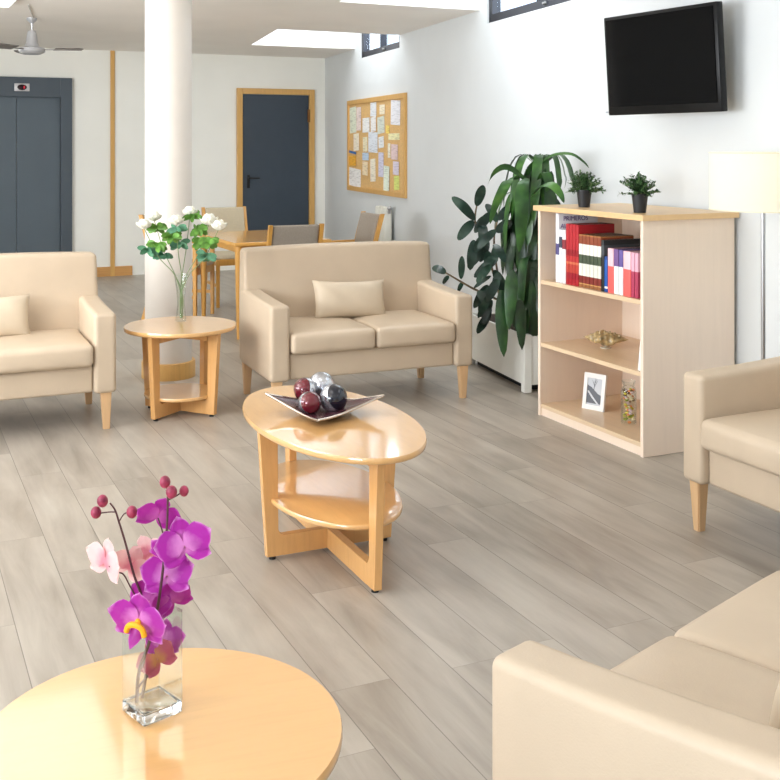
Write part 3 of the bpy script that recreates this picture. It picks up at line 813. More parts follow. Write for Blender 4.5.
# ------------------------------------------------------------------ television
tv = thing('television', 'black flat screen television mounted high on the right wall', 'television', (1.415, 5.68, 1.938), 0)
tdir = Vector((.425, -.73, 0)).normalized()                     # left to right of the screen
taz = math.atan2(tdir.y, tdir.x)
tv.rotation_euler.z = taz                                        # local x right, local -y?? faces normal
# screen faces local -y : check (sin, -cos)
tw_, th2 = .825, .545; tilt = R(4.0)
TM = rotx(tilt)
bm = new(); box(bm, (0, .022, 0), (tw_, .045, th2), TM, bev=.006, seg=3)
bm2 = bm; part('cabinet', bm, 'tv', tv, ang=40)
bm = new(); 
box(bm, (0, -.0035, .012), (tw_-.045, .006, th2-.065), TM); part('screen', bm, 'screen', tv, smooth=False)
bm = new(); box(bm, (-.395, -.006, -.256), (.02, .004, .008), TM); part('bezel_mark', bm, mat('silver_mark', (170, 176, 184), .3, .4), tv, smooth=False)  # small silvery mark at the lower left of the bezel
bm = new()
box(bm, (0, .07, 0), (.3, .05, .25), bev=.004)
tube(bm, [(0, .09, 0), (.02, .2, 0)], .025, 10)
part('wall_bracket', bm, 'dark', tv)

# ------------------------------------------------------------------ bookcase
BW, BD = .917, .57; BC = (1.276, 5.712, 0); BR = R(-64.8)
bc = thing('bookcase', 'pale maple open bookcase with three shelves against the right wall', 'bookcase', BC, BR)
H = 1.164; tp = .022
for sx in (-1, 1):
    bm = new(); box(bm, (sx*(BW/2-tp/2), 0, (H-.028)/2), (tp, BD, H-.028), bev=.0015, seg=1); part('side_panel', bm, 'maple', bc, smooth=False)
bm = new(); box(bm, (0, BD/2-.006, (H-.028)/2+.03), (BW-2*tp, .01, H-.1)); part('back_panel', bm, 'maple', bc, smooth=False)
bm = new(); box(bm, (0, -.004, H-.014), (BW+.045, BD+.03, .028), bev=.002, seg=1); part('top_panel', bm, 'edge', bc, smooth=False)
for z in (.066, .405, .752):
    bm = new(); box(bm, (0, 0, z-.011), (BW-2*tp, BD-.012, .022), bev=.001, seg=1); part('shelf', bm, 'mapleh', bc, smooth=False)
bm = new(); box(bm, (0, -BD/2+.02, .022), (BW-2*tp, .018, .043)); part('plinth', bm, 'maple', bc, smooth=False)
def bp(lx, ly, z=0):
    c, s = math.cos(BR), math.sin(BR); return Vector((BC[0]+c*lx-s*ly, BC[1]+s*lx+c*ly, z))
def book(t0, t1, h, dep, m, label, name='book', page=True, parts=()):
    """t measured from the near front corner towards the far end"""
    th = (t1-t0)-.0032; lx = BW/2-(t0+t1)/2
    t = thing(name, label, 'book', bp(lx, -BD/2+.025, .7525), BR, 'books on the top shelf')
    bm = new(); box(bm, (0, dep/2, h/2), (th, dep, h), bev=min(.003, th*.2), seg=2); part('cover', bm, m, t)
    bm = new(); box(bm, (0, dep/2+.002, h/2+.0015), (th-.005, dep-.012, h-.003+.0)); 
    part('pages', bm, 'paper', t, smooth=False)
    return t
b_white = bands('white_book_cover', [(0, (236, 238, 244)), (.4, (84, 78, 130)), (.56, (236, 238, 244)), (.62, (236, 238, 244))])
b_white2 = bands('white_book_cover_dark_marks', [(0, (228, 232, 240)), (.66, (60, 66, 84)), (.86, (228, 232, 240))])
b_white3 = bands('white_book_cover_red_mark', [(0, (238, 238, 240)), (.64, (140, 50, 60)), (.82, (238, 238, 240))])
b_red = bands('red_book_cover', [(0, (172, 24, 38)), (.1, (160, 18, 40)), (.2, (190, 62, 50)), (.34, (206, 110, 76)), (.38, (186, 44, 46)), (.48, (150, 14, 30)), (.58, (180, 32, 42))])
b_legal = bands('banded_law_book_cover', [(0, (150, 96, 56)), (.06, (206, 160, 96)), (.08, (128, 42, 34)), (.22, (226, 226, 214)), (.45, (70, 82, 62)), (.62, (232, 232, 222)), (.82, (140, 66, 36)), (.97, (170, 110, 60))])
b_blue = bands('blue_book_cover', [(0, (22, 80, 160)), (.1, (240, 240, 240)), (.16, (22, 88, 172)), (.9, (14, 60, 130))])
b_dark = bands('charcoal_book_cover', [(0, (34, 38, 40)), (.7, (70, 76, 80)), (.9, (44, 48, 50))])
b_pink = bands('pink_and_coral_book_cover', [(0, (234, 100, 96)), (.6, (240, 196, 204))])
b_purp = bands('purple_and_white_book_cover', [(0, (234, 240, 238)), (.62, (116, 84, 140))])
b_purp2 = bands('lavender_and_white_book_cover', [(0, (226, 232, 236)), (.62, (98, 82, 150))])
b_burg = bands('pink_and_burgundy_book_cover', [(0, (176, 60, 92)), (.58, (226, 172, 190))])
big = book(.751, .783, .375, .26, b_white, 'tall white first-aid book with purple title, first on the shelf')
book(.722, .750, .29, .21, b_white2, 'white book with dark marks on its spine, second on the shelf')
book(.686, .721, .29, .21, b_white3, 'white book with a red mark on its spine, beside the red volumes')
for k in range(4): book(.567+k*.0295, .567+(k+1)*.0295, .325, .235, b_red, 'tall red volume in the set of four matching red books')
for k in range(6): book(.371+k*.0325, .371+(k+1)*.0325, .278, .21, b_legal, 'brown, white and green banded volume in the set of six')
book(.345, .370, .262, .30, b_dark, 'charcoal book right after the six banded volumes')
book(.316, .344, .182, .2, b_blue, 'short blue book between charcoal and pink books')
book(.266, .315, .226, .2, b_pink, 'pink and coral book next to the blue book')
book(.226, .265, .226, .2, b_purp, 'purple and white book, third from the pink one')
book(.190, .225, .226, .2, b_purp2, 'lavender and white book in the right half of the row')
book(.128, .189, .223, .2, b_pink, 'wider pink and coral book near the right side panel')
book(.100, .127, .221, .2, b_burg, 'left one of the two pink and burgundy books')
book(.070, .099, .221, .2, b_burg, 'pink and burgundy book last in the row')
# title on the cover of the tall white book
def text(name, body, size, m, parent, mtx, ext=.0004):
    c = bpy.data.curves.new(name, 'FONT'); c.body = body; c.size = size; c.extrude = ext; c.align_x = 'LEFT'
    o = bpy.data.objects.new(name, c); COL.objects.link(o)
    bpy.context.view_layer.update(); me = bpy.data.meshes.new_from_object(o.evaluated_get(bpy.context.evaluated_depsgraph_get()))
    bpy.data.objects.remove(o); me.transform(mtx); me.materials.append(m)
    q = bpy.data.objects.new(name, me); COL.objects.link(q); q.parent = parent; return q
# cover plane: local x = +th/2 (towards the near end); text runs along +y (into the shelf)
ink = mat('purple_ink', (98, 72, 140), .6); ink2 = mat('grey_ink', (90, 90, 110), .6)
tm = Matrix(((0, 0, 1, .0158), (1, 0, 0, .03), (0, 1, 0, .335), (0, 0, 0, 1)))
text('cover_title', 'PRIMEROS', .036, ink, big, tm)
tm2 = tm.copy(); tm2[2][3] = .294; tm2[1][3] = .012
text('cover_title', 'AUXILIOS', .036, ink, big, tm2)

# shell on the middle shelf
shl = thing('seashell', 'pointed golden brown seashell on the middle shelf of the bookcase', 'seashell', (1.165, 5.83, .405), R(-22))
bm = new(); prof = []
L = .25
for i in range(41):
    f_ = i/40; env = math.sin(PI*f_)**1.25*(1 if f_ < .5 else .92)
    r = .05*env*(1+.16*abs(math.sin(f_*26)))
    prof.append((max(r, .0005), (f_-.5)*L))
prof[0] = (0, -L/2); prof[-1] = (0, L/2)
lathe(bm, prof, 32, mtx=Matrix.Translation((0, 0, .05)) @ roty(PI/2) @ rotz(.4), sx=.85, sy=1.0)
for v in bm.verts:
    a = math.atan2(v.co.z-.05, v.co.y); k = 1+.14*math.sin(3*a+v.co.x*60); v.co.y *= k; v.co.z = .052+(v.co.z-.05)*k*.8
part('shell_body', bm, 'shellc', shl, ang=60)
bm = new()
for k in range(7):
    x = -.08+k*.026; lathe(bm, [(.009, 0), (.005, .007), (0, .013)], 8, mtx=Matrix.Translation((x, -.012, .05+.036*math.sin(PI*(k+1.2)/9))) @ rotx(.5), cap=False)
part('shell_spikes', bm, 'shellc', shl)
bm = new(); lathe(bm, [(.03, 0), (.03, .004), (.008, .008), (.01, .022)], 20); part('stand', bm, mat('shell_stand', (190, 178, 158), .25), shl)
# frames
def frame(label, x, y, z, rz, w, h, tiltdeg, pic, strut=True):
    t = thing('photo_frame', label, 'photo frame', (x, y, z), rz)
    m = rotx(R(-tiltdeg)); b = w*.16
    bm = new()
    for sx in (-1, 1): box(bm, (0, 0, 0), (b, .014, h), Matrix.Translation((sx*(w/2-b/2), 0, h/2)))
    for z_ in (b*.6, h-b*.6): box(bm, (0, 0, 0), (w-2*b, .014, b*1.2), Matrix.Translation((0, 0, z_)))
    xf(bm.verts, m); part('frame', bm, 'paper', t, smooth=False)
    bm = new(); box(bm, (0, .002, h/2), (w-2*b, .006, h-2*b)); xf(bm.verts, m); part('picture', bm, pic, t, smooth=False)
    if not strut: return t, m
    bm = new(); box(bm, (0, .062, h*.33), (w*.3, .004, h*.66), rotx(R(20))); part('easel_back', bm, 'dark', t, smooth=False)
    return t, m
pic = mat('photo_print', (196, 200, 206), .4)
t, m = frame('white photo frame with a monochrome tree picture on the bottom shelf', 1.098, 5.84, .0665, R(-43.3), .135, .195, 9, pic)
w, h = .135, .195
def flat(name, pts, mm, y=-.0015):
    bm = new(); prism(bm, [(x, z) for x, z in pts], .0008, Matrix.Translation((0, y, 0))); xf(bm.verts, m); part(name, bm, mm, t, smooth=False)
inkd = mat('print_dark', (92, 96, 104), .4); inkl = mat('print_light', (206, 210, 214), .4)
flat('printed_hill', [(-.045, .035), (.045, .035), (.045, .08), (.02, .09), (0, .105), (-.02, .12), (-.045, .13)], inkd)
flat('printed_path', [(.02, .035), (.032, .035), (-.005, .07), (-.035, .1), (-.045, .098), (-.015, .065)], inkl, -.0024)
bm = new()
for (x0, z0, x1, z1) in ((-.005, .1, 0, .17), (0, .13, .016, .16), (0, .125, -.018, .158), (0, .145, .01, .168)):
    tube(bm, [(x0, -.0018, z0), (x1, -.0018, z1)], [.0018, .0007], 5)
xf(bm.verts, m); part('printed_tree', bm, inkd, t)
p = bp(BW/2-tp-.052, -BD/2+.082)
frame('thin white photo frame leaning at the right end of the middle shelf', p.x, p.y, .406, R(-64.8-78), .12, .18, 6, mat('photo_print_grey', (120, 128, 138), .3), False)
# jar with dried flowers
jr = thing('glass_jar', 'tall glass jar of dried flowers on the bottom shelf', 'jar', (1.225, 5.545, .0665))
bm = new(); lathe(bm, [(.034, 0), (.040, .006), (.040, .17), (.034, .188), (.028, .196), (.030, .2), (.036, .224), (.034, .224), (.026, .2), (.031, .188), (.0375, .168), (.0375, .008)], 28, cap=False)
part('glass', bm, 'glass', jr)
rnd = random.Random(8)
cols = [mat('dried_flower_%s' % n_, c, .7, noise=.2, nscale=60) for n_, c in (('yellow', (206, 190, 60)), ('green', (130, 140, 40)), ('orange', (226, 140, 80)), ('pink', (210, 186, 190)), ('cream', (226, 214, 178)), ('brown', (110, 84, 50)))]
for ci in range(6):
    bm = new()
    for k in range(13):
        a = rnd.uniform(0, 2*PI); r = .026*math.sqrt(rnd.random()); z = .014+rnd.random()*.165
        sphere(bm, (r*math.cos(a), r*math.sin(a), z), rnd.uniform(.007, .011), (1, 1, .7), 10)
    part('dried_flowers', bm, cols[ci], jr)

# potted box plants on top of the bookcase
def box_plant(label, x, y, seed, sc=1):
    t = thing('potted_plant', label, 'plant', (x, y, 1.1645), 0, 'small potted plants on the bookcase'); rn = random.Random(seed)
    bm = new(); lathe(bm, [(.0, 0), (.030, 0), (.040, .085), (.043, .086), (.043, .094), (.038, .094), (.034, .07), (0, .07)], 28, cap=False); part('pot', bm, 'pot', t, ang=50)
    bm = new(); lathe(bm, [(.036, .08), (0, .084)], 20, cap=False); part('soil', bm, 'soil', t)
    bm = new(); st_ = new()
    for k in range(70):
        a = rn.uniform(0, 2*PI); el = rn.uniform(.08, 1.5); L = rn.uniform(.075, .118)*sc
        d = Vector((math.cos(a)*math.cos(el), math.sin(a)*math.cos(el), math.sin(el)*.95))
        p0 = Vector((0, 0, .085)); p1 = p0+d*L+Vector((0, 0, .0 if el > .4 else -.012))
        tube(st_, [p0, (p0+p1)/2+Vector((0, 0, .012)), p1], .0012, 4)
        for j in range(18):
            f_ = .3+.75*j/18; c = p0+(p1-p0)*f_; n_ = Vector((rn.uniform(-1, 1), rn.uniform(-1, 1), rn.uniform(-.3, 1))).normalized()
            e = c+n_*.018; leaf(bm, [c, c+n_*.009+Vector((0, 0, .001)), e], .0115, .2)
    part('stems', st_, 'steml', t); part('foliage', bm, 'tiny', t, recalc=False)
box_plant('small green plant in black pot on bookcase top, the left one', 1.048, 5.83, 1)
box_plant('small green plant in black pot on bookcase top, nearer the lamp', 1.24, 5.36, 2)

# ------------------------------------------------------------------ floor lamp
lp = thing('floor_lamp', 'floor lamp with large cream drum shade and thin metal pole by the bookcase', 'lamp', (1.655, 4.79, 0))
bm = new(); lathe(bm, [(0, 0), (.14, 0), (.14, .012), (.02, .02), (0, .02)], 40); part('base', bm, 'chrome', lp)
bm = new(); tube(bm, [(0, 0, .015), (0, 0, 1.36)], .010, 14); part('pole', bm, 'chrome', lp)
sh = bpy.data.materials.new('cream_lamp_fabric'); sh.use_nodes = True; nt = sh.node_tree; nt.nodes.clear()
o_ = nt.nodes.new('ShaderNodeOutputMaterial'); d_ = N(nt, 'ShaderNodeBsdfDiffuse'); tr = N(nt, 'ShaderNodeBsdfTranslucent'); mx = N(nt, 'ShaderNodeMixShader'); mx.inputs[0].default_value = .55
wv_ = N(nt, 'ShaderNodeTexNoise', Scale=180.0); rr_ = ramp(nt, [(.3, lin((250, 247, 234))), (.7, lin((253, 251, 241)))]); nt.links.new(wv_.outputs['Fac'], rr_.inputs['Fac'])
nt.links.new(rr_.outputs['Color'], d_.inputs['Color']); nt.links.new(rr_.outputs['Color'], tr.inputs['Color'])
nt.links.new(d_.outputs[0], mx.inputs[1]); nt.links.new(tr.outputs[0], mx.inputs[2]); nt.links.new(mx.outputs[0], o_.inputs[0])
r = .23
bm = new(); lathe(bm, [(r, 1.212), (r, 1.468), (r-.003, 1.468), (r-.003, 1.212), (r, 1.212)], 56, cap=False); part('shade', bm, sh, lp, ang=50)
bm = new()
for z in (1.214, 1.466): tube(bm, [(r*math.cos(2*PI*i/48), r*math.sin(2*PI*i/48), z) for i in range(49)], .0028, 6)
part('shade_rim', bm, mat('shade_rim', (236, 230, 206), .5), lp)
bm = new()
for k in range(3): a = k*2*PI/3; tube(bm, [(0, 0, 1.35), (r*math.cos(a), r*math.sin(a), 1.464)], .002, 6)
part('shade_carrier', bm, 'chrome', lp)
bm = new(); sphere(bm, (0, 0, 1.385), .03, (1, 1, 1.25)); bl = part('bulb', bm, emis('lamp_bulb', (255, 244, 220), 38), lp)

# ------------------------------------------------------------------ planter, dracaena, rubber plant
wd = Vector((-.30, .954, 0)).normalized()      # far direction of the box
NC = Vector((.815, 6.53, 0)); pw, pl_ = .40, .95
ang = math.atan2(wd.y, wd.x)
pt = thing('planter_box', 'long white planter box with raised corner posts behind the bookcase', 'planter', NC, ang)
# local x = away, local y = towards the left of it ; wall lies at -y
bm = new(); z0 = .045
for y in (-.012, -pw+.012): box(bm, (pl_/2, y, (.345+z0)/2), (pl_, .018, .345-z0), bev=.002)
for x in (.012, pl_-.012): box(bm, (x, -pw/2, (.34+z0)/2), (.018, pw-.03, .34-z0))
box(bm, (pl_/2, -pw/2, z0+.01), (pl_-.03, pw-.03, .016)); part('box', bm, 'planter', pt, smooth=False)
for x in (.02, pl_-.02):
    for y in (-.02, -pw+.02):
        bm = new(); box(bm, (x, y, .175), (.05, .05, .35), bev=.004); part('corner_post', bm, 'planter', pt, smooth=False)
bm = new(); box(bm, (pl_/2, -pw/2, .315), (pl_-.04, pw-.04, .03)); part('soil', bm, 'soil', pt, smooth=False)
bm = new(); box(bm, (pl_/2, -pw/2, .024), (pl_-.14, pw-.1, .046)); part('toe_shade', bm, 'gap', pt, smooth=False)  # near-black block stands in for the shade in the toe gap

def P(px, py, Y): return Vector(((px-390)/1080*Y, Y, 1.5-(py-145)*Y/1080))
rn = random.Random(21); rn2 = random.Random(4)
dr_ = thing('dracaena', 'tall dracaena with long drooping dark green leaves in the planter box', 'plant', (.98, 6.80, .33))
O = dr_.location.copy()
bm = new()
trunks = [smoothpath([(.0, 0, 0), (-.01, .02, .35), (.01, 0, .7), (-.03, -.02, 1.02)], 6), smoothpath([(.03, .05, 0), (.0, .08, .3), (-.08, .06, .6), (-.12, .02, .78)], 6), smoothpath([(-.02, -.04, 0), (-.05, -.06, .2), (-.09, -.08, .45)], 6)]
for pth in trunks: tube(bm, pth, [.019-.006*i/len(pth) for i in range(len(pth))], 10)
for pth, cnt in ((trunks[0], 34),):
    for k in range(cnt):   # leaf scars
        q = pth[int(k*(len(pth)-1)/cnt)]
        lathe(bm, [(.019, -.003), (.0215, 0), (.019, .003)], 10, c=q, cap=False)
part('trunk', bm, 'bark', dr_)
def droop(c, az, L, reach, w, bm, rise=.08, n=14, tw=0):
    """arching leaf: rises, then hangs"""
    d = Vector((math.cos(az), math.sin(az), 0)); pts = []
    for i in range(n+1):
        f_ = i/n
        x = reach*(1-(1-min(1, f_*1.5))**2); z = rise*math.sin(PI*min(1, f_*2))-(L*max(0, f_-.22)**1.12)
        pts.append(c+d*x+Vector((0, 0, z))+Vector((math.sin(f_*3+tw), math.cos(f_*2+tw), 0))*.012)
    side = d.cross(Vector((0, 0, 1))); side = (side+d*math.sin(tw)*.5).normalized()
    leaf(bm, pts, w, .22, side=side, shape=lambda f: max(.04, (min(1, f*3.2+.25))*(1-f**5)**.8*(.8+.2*math.sin(f*PI))))
b1 = new(); b2 = new()
# leaves hang from the stems, mostly towards the room
for pth, z0_, z1_, cnt in ((trunks[0], .35, 1.0, 60), (trunks[1], .35, .8, 56), (trunks[2], .2, .46, 34)):
    for k in range(cnt):
        f_ = rn.uniform(.25, 1); q = pth[int(f_*(len(pth)-1))]
        az = R(rn.gauss(212, 62))
        while math.cos(az) > .35: az = R(rn.gauss(215, 55))
        Lq = rn.uniform(.34, .52)
        Lq = min(Lq, q.z+O.z-.32+.16)
        droop(q, az, Lq, rn.uniform(.07, .17), rn.uniform(.055, .085), b1, rn.uniform(.02, .07), tw=rn.uniform(-1.5, 1.5))
crown = trunks[0][-1]; crown2 = trunks[1][-1]
for c, nn_, lst in ((crown, 0, ((200, .42, .20), (240, .45, .12), (270, .42, .10), (175, .34, .24), (300, .22, .16), (330, .20, .2), (225, .5, .06), (150, .36, .2), (350, .16, .14))), (crown2, 0, ((190, .36, .16), (220, .4, .2), (250, .4, .1), (170, .3, .2), (205, .34, .05), (265, .3, .16)))):
    for az, L_, rc in lst: droop(c, R(az), L_, rc, .062, b2, .09, tw=rn.uniform(-.8, .8))
# upright young leaves and the long thin arching one to the right
lf_ = lambda *pts, w=.05, b=b2, **k: leaf(b, [p-O for p in smoothpath(pts, 4)], w, .2, **k)
lf_(P(530, 176, 6.75), P(531, 168, 6.74), P(537, 159, 6.72), w=.06, side=(1, 0, .6))
lf_(P(534, 172, 6.75), P(544, 160, 6.7), P(556, 154, 6.65), P(572, 154, 6.6), P(584, 162, 6.55), P(589, 168, 6.52), w=.02, side=(.1, .6, 1))
lf_(P(538, 182, 6.7), P(545, 172, 6.62), P(549, 182, 6.6), P(546, 192, 6.6), w=.06, side=(1, .1, 0))
lf_(P(532, 196, 6.66), P(540, 186, 6.5), P(551, 184, 6.42), P(560, 193, 6.38), P(564, 203, 6.36), w=.055, side=(.8, .2, .5))
lf_(P(527, 178, 6.6), P(523, 185, 6.5), P(522, 205, 6.45), P(521, 232, 6.44), P(519, 252, 6.44), w=.085, side=(1, .1, 0))
lf_(P(528, 182, 6.7), P(508, 167, 6.6), P(494, 172, 6.55), P(487, 186, 6.53), w=.04, side=(.4, 0, 1))
lf_(P(520, 178, 6.7), P(510, 178, 6.55), P(503, 190, 6.5), P(495, 207, 6.5), P(490, 224, 6.5), w=.06, side=(1, .2, .5))
lf_(P(520, 300, 6.5), P(521, 318, 6.45), P(522, 350, 6.42), w=.07, b=b1, side=(1, .1, 0))
lf_(P(502, 290, 6.5), P(502, 320, 6.45), P(504, 357, 6.42), w=.08, b=b1, side=(1, .1, 0))
lf_(P(512, 270, 6.5), P(511, 290, 6.43), P(509, 330, 6.42), w=.08, b=b1, side=(1, -.1, 0))
part('foliage', b1, 'dleaf', dr_, recalc=False); part('crown_leaves', b2, 'dleaf2', dr_, recalc=False)
# rubber plant
EX = [((488+rn2.uniform(-6, 12), y), (488+rn2.uniform(-16, 10), y+rn2.uniform(12, 24)), rn2.uniform(7, 9)) for y in range(216, 318, 7)]
rb = thing('rubber_plant', 'rubber plant with stiff oval dark leaves left of the dracaena', 'plant', (.70, 7.05, .33)); O2 = rb.location.copy()
bm = new(); bl_ = new()
stems = [[P(500, 300, 6.95), P(490, 262, 6.9), P(480, 232, 6.85), P(475, 220, 6.8), P(477, 204, 6.8)],
         [P(505, 305, 6.95), P(494, 298, 6.8), P(474, 289, 6.7), P(458, 280, 6.65), P(446, 273, 6.6)],
         [P(503, 300, 6.95), P(497, 270, 6.85), P(494, 240, 6.8), P(498, 218, 6.8)]]
base = Vector((.70, 7.05, .33))
for s_ in stems: tube(bm, [Vector(p)-O2 for p in smoothpath([base]+s_, 5)], [.009-.004*i/(len(s_)*5) for i in range(len(s_)*5+1)], 7)
part('stem', bm, 'bark', rb)
fl = [((475, 220), (452, 197), 9), ((474, 221), (458, 240), 9), ((474, 240), (470, 270), 9), ((477, 206), (483, 185), 9), ((478, 230), (492, 212), 8), ((488, 240), (480, 262), 8),
      ((483, 250), (468, 268), 8), ((490, 262), (478, 284), 7), ((494, 270), (506, 296), 9), ((488, 285), (474, 308), 8), ((492, 292), (478, 318), 7), ((496, 232), (512, 222), 9), ((497, 222), (486, 204), 8), ((498, 220), (512, 206), 8), ((494, 244), (505, 262), 8), ((495, 255), (484, 270), 7), ((492, 300), (482, 324), 6),
      ((446, 273), (432, 268), 7), ((461, 279), (462, 256), 6), ((474, 288), (491, 276), 4), ((449, 276), (443, 284), 4), ((463, 282), (458, 292), 4), ((478, 291), (486, 305), 7)]
for (a, b, w_) in fl+EX:
    Y = rn.uniform(6.6, 6.85); A = P(*a, Y); B = P(*b, Y-rn.uniform(-.06, .12)); m_ = (A+B)/2+Vector((0, -.015, .01))
    L_ = (B-A); sd = L_.cross(Vector((rn.uniform(-.3, .3), -1, rn.uniform(0, .5)))).normalized()
    leaf(bl_, [p-O2 for p in smoothpath([A, m_, B], 6)], w_*Y/1080*1.15, .12, side=sd, shape=lambda f: max(.05, math.sin(PI*(f*.97+.02))**.65))
part('foliage', bl_, 'fleaf', rb, recalc=False)

# ------------------------------------------------------------------ white roses in a slim vase
vb = Vector((-1.20, 6.20, TH_+.0005))
vt = thing('flower_vase', 'slim clear glass vase of white roses on the side table by the pillar', 'vase', vb)
bm = new()
lathe(bm, [(0, .0), (.030, .0), (.032, .006), (.028, .03), (.021, .09), (.022, .13), (.030, .20), (.040, .27), (.0385, .27), (.028, .20), (.020, .13), (.019, .09), (.026, .032), (.028, .012), (0, .010)], 32, cap=False)
part('glass', bm, 'glass', vt, ang=60)
rn = random.Random(5)
roses = [((144, 225), 6.16, 'white rose farthest left in the slim vase'), ((154, 217), 6.26, 'white rose second from left, above green sepals'), ((176, 221), 6.12, 'white rose in front of the pillar at the middle of the bunch'),
         ((190, 212), 6.22, 'highest white rose of the bunch'), ((209, 221), 6.18, 'large white rose second from the right'), ((219, 226), 6.08, 'white rose at the far right of the bunch')]
def leafcluster(bm, c, n_, r, w, rn, down=.3):
    for k in range(n_):
        a = rn.uniform(0, 2*PI); d = Vector((math.cos(a), math.sin(a)*.7, rn.uniform(-down-.5, .45))).normalized()
        p1 = c+d*r*.5+Vector((0, 0, .006)); p2 = c+d*r
        sd = d.cross(Vector((0, -1, rn.uniform(-.4, .4))))
        leaf(bm, smoothpath([c, p1, p2], 3), w, .15, side=sd if sd.length > .1 else (1, 0, 0), shape=lambda f: max(.05, math.sin(PI*(f*.96+.03))**.6))
lc = {0: [((157, 246), 10, 'leafr'), ((148, 250), 7, 'leafb')], 1: [((157, 228), 8, 'leafr'), ((163, 255), 9, 'leafb')], 2: [((172, 237), 12, 'leafr'), ((177, 230), 5, 'leafb')],
      3: [((192, 217), 4, 'leafr'), ((180, 244), 10, 'leafb')], 4: [((202, 243), 13, 'leafr'), ((198, 230), 6, 'leafr')], 5: [((209, 243), 12, 'leafr'), ((206, 256), 9, 'leafb')]}
for i, ((px, py), Y, lab) in enumerate(roses):
    foot = vb+Vector((rn.uniform(-.014, .014), rn.uniform(-.012, .012), .016)); t = thing('white_rose', lab, 'flower', foot, 0, 'white roses in the slim vase')
    c = P(px, py, Y)-foot
    neck = Vector((rn.uniform(-.006, .006)-.0*c.x, rn.uniform(-.006, .006), .13)); 
    mouth = Vector((c.x*.2, (c.y)*.1, .25))
    bm = new(); pth = smoothpath([(0, 0, 0), neck, mouth, (c.x*.62, c.y*.6, c.z*.66), (c.x*.97, c.y, c.z-.03), tuple(c-Vector((0, 0, .01)))], 6)
    tube(bm, pth, .0026, 6); part('stem', bm, 'steml', t)
    bm = new(); sphere(bm, c, .026, (1, 1, .95), 14)
    rs = .043 if i != 4 else .050
    for ring, (cnt, rad, el) in enumerate(((3, .45, 70), (4, .65, 45), (6, .85, 22), (7, 1.0, -6))):
        for k in range(cnt):
            a = 2*PI*(k/cnt)+ring*.7+i; e = R(el)
            d = Vector((math.cos(a)*math.cos(e), math.sin(a)*math.cos(e), math.sin(e)))
            n_ = 6; g = []
            s_ = Vector((-math.sin(a), math.cos(a), 0)); upv = s_.cross(d)*-1 if s_.cross(d).z < 0 else s_.cross(d)
            for ii in range(n_+1):
                row = []
                for jj in range(n_+1):
                    aa = (ii/n_*2-1); bb = jj/n_
                    wv = math.sin(PI*min(1, bb*.8+.12))**.6
                    pos = c+Vector((0, 0, -.012))+d*rs*rad*(.35+.65*math.sin(bb*PI/2))*(1-.12*aa*aa)+s_*aa*wv*rs*.62+upv*rs*(bb*.95-.15)*(1-.15*aa*aa)+d*rs*.12*max(0, bb-.75)*3
                    row.append(bm.verts.new(pos))
                g.append(row)
            for ii in range(n_):
                for jj in range(n_): bm.faces.new((g[ii][jj], g[ii+1][jj], g[ii+1][jj+1], g[ii][jj+1]))
    part('bloom', bm, 'rose', t, recalc=False)
    for (q, cnt, m_) in lc[i]:
        bm = new(); leafcluster(bm, P(*q, Y-.02)-foot, cnt+5, .062, .033, rn, .1); part('leaves', bm, m_, t, recalc=False)

# ------------------------------------------------------------------ orchids in the square vase
ob = Vector((-.424, 1.925, TH_+.0005)); OS = .077
ot = thing('square_vase', 'square clear glass vase on the foreground round table holding orchids', 'vase', ob, R(43))
bm = new(); hw = OS/2; VH = .182
for k in range(4):
    m = rotz(k*PI/2); r = bmesh.ops.create_cube(bm, size=1)['verts']
    for v in r: v.co = m @ Vector((v.co.x*.003+hw-.0015, v.co.y*(OS-.001), (v.co.z+.5)*(VH-.021)+.021))
part('glass_walls', bm, 'glass', ot, smooth=False)
bm = new(); box(bm, (0, 0, .0103), (OS, OS, .0205), bev=.003, seg=3); part('glass_base', bm, 'solidglass', ot, ang=50)
def petal(bm, uvl, L, w, ang, c, Xv, Yv, Zv, cup=.25, round_=.5, curl=0, mi=0):
    """petal in the plane Xv, Yv starting at c with angle ang ; Zv faces the viewer"""
    d = Xv*math.cos(ang)+Yv*math.sin(ang); s = Xv*-math.sin(ang)+Yv*math.cos(ang)
    nf, ns = 11, 8; g = []
    for i in range(nf+1):
        f = 1-(1-i/nf)**1.7; row = []
        pk = .60
        prof = math.sqrt(max(0, 1-((f-pk)/pk)**2)) if f < pk else math.sqrt(max(0, 1-((f-pk)/(1-pk))**2))
        prof = max(prof, .10)
        for j in range(ns+1):
            a = j/ns*2-1
            z = cup*L*(f*f*.35-.16*a*a*prof)+curl*L*f*f+.025*L*math.sin(7*a+5*f)*f
            p = c+d*(L*f*(1-.10*a*a*(f > .7)))+s*(a*prof*w/2)+Zv*z
            v = bm.verts.new(p); row.append((v, min(1, max(f**5, .9*f**.6, 0)*.8+.25*abs(a)**5*(f > .2)+.35*f**8), f))
        g.append(row)
    for i in range(nf):
        for j in range(ns):
            q = (g[i][j], g[i+1][j], g[i+1][j+1], g[i][j+1]); fc = bm.faces.new([x[0] for x in q]); fc.material_index = mi
            for l, x in zip(fc.loops, q): l[uvl].uv = (x[1], x[2])
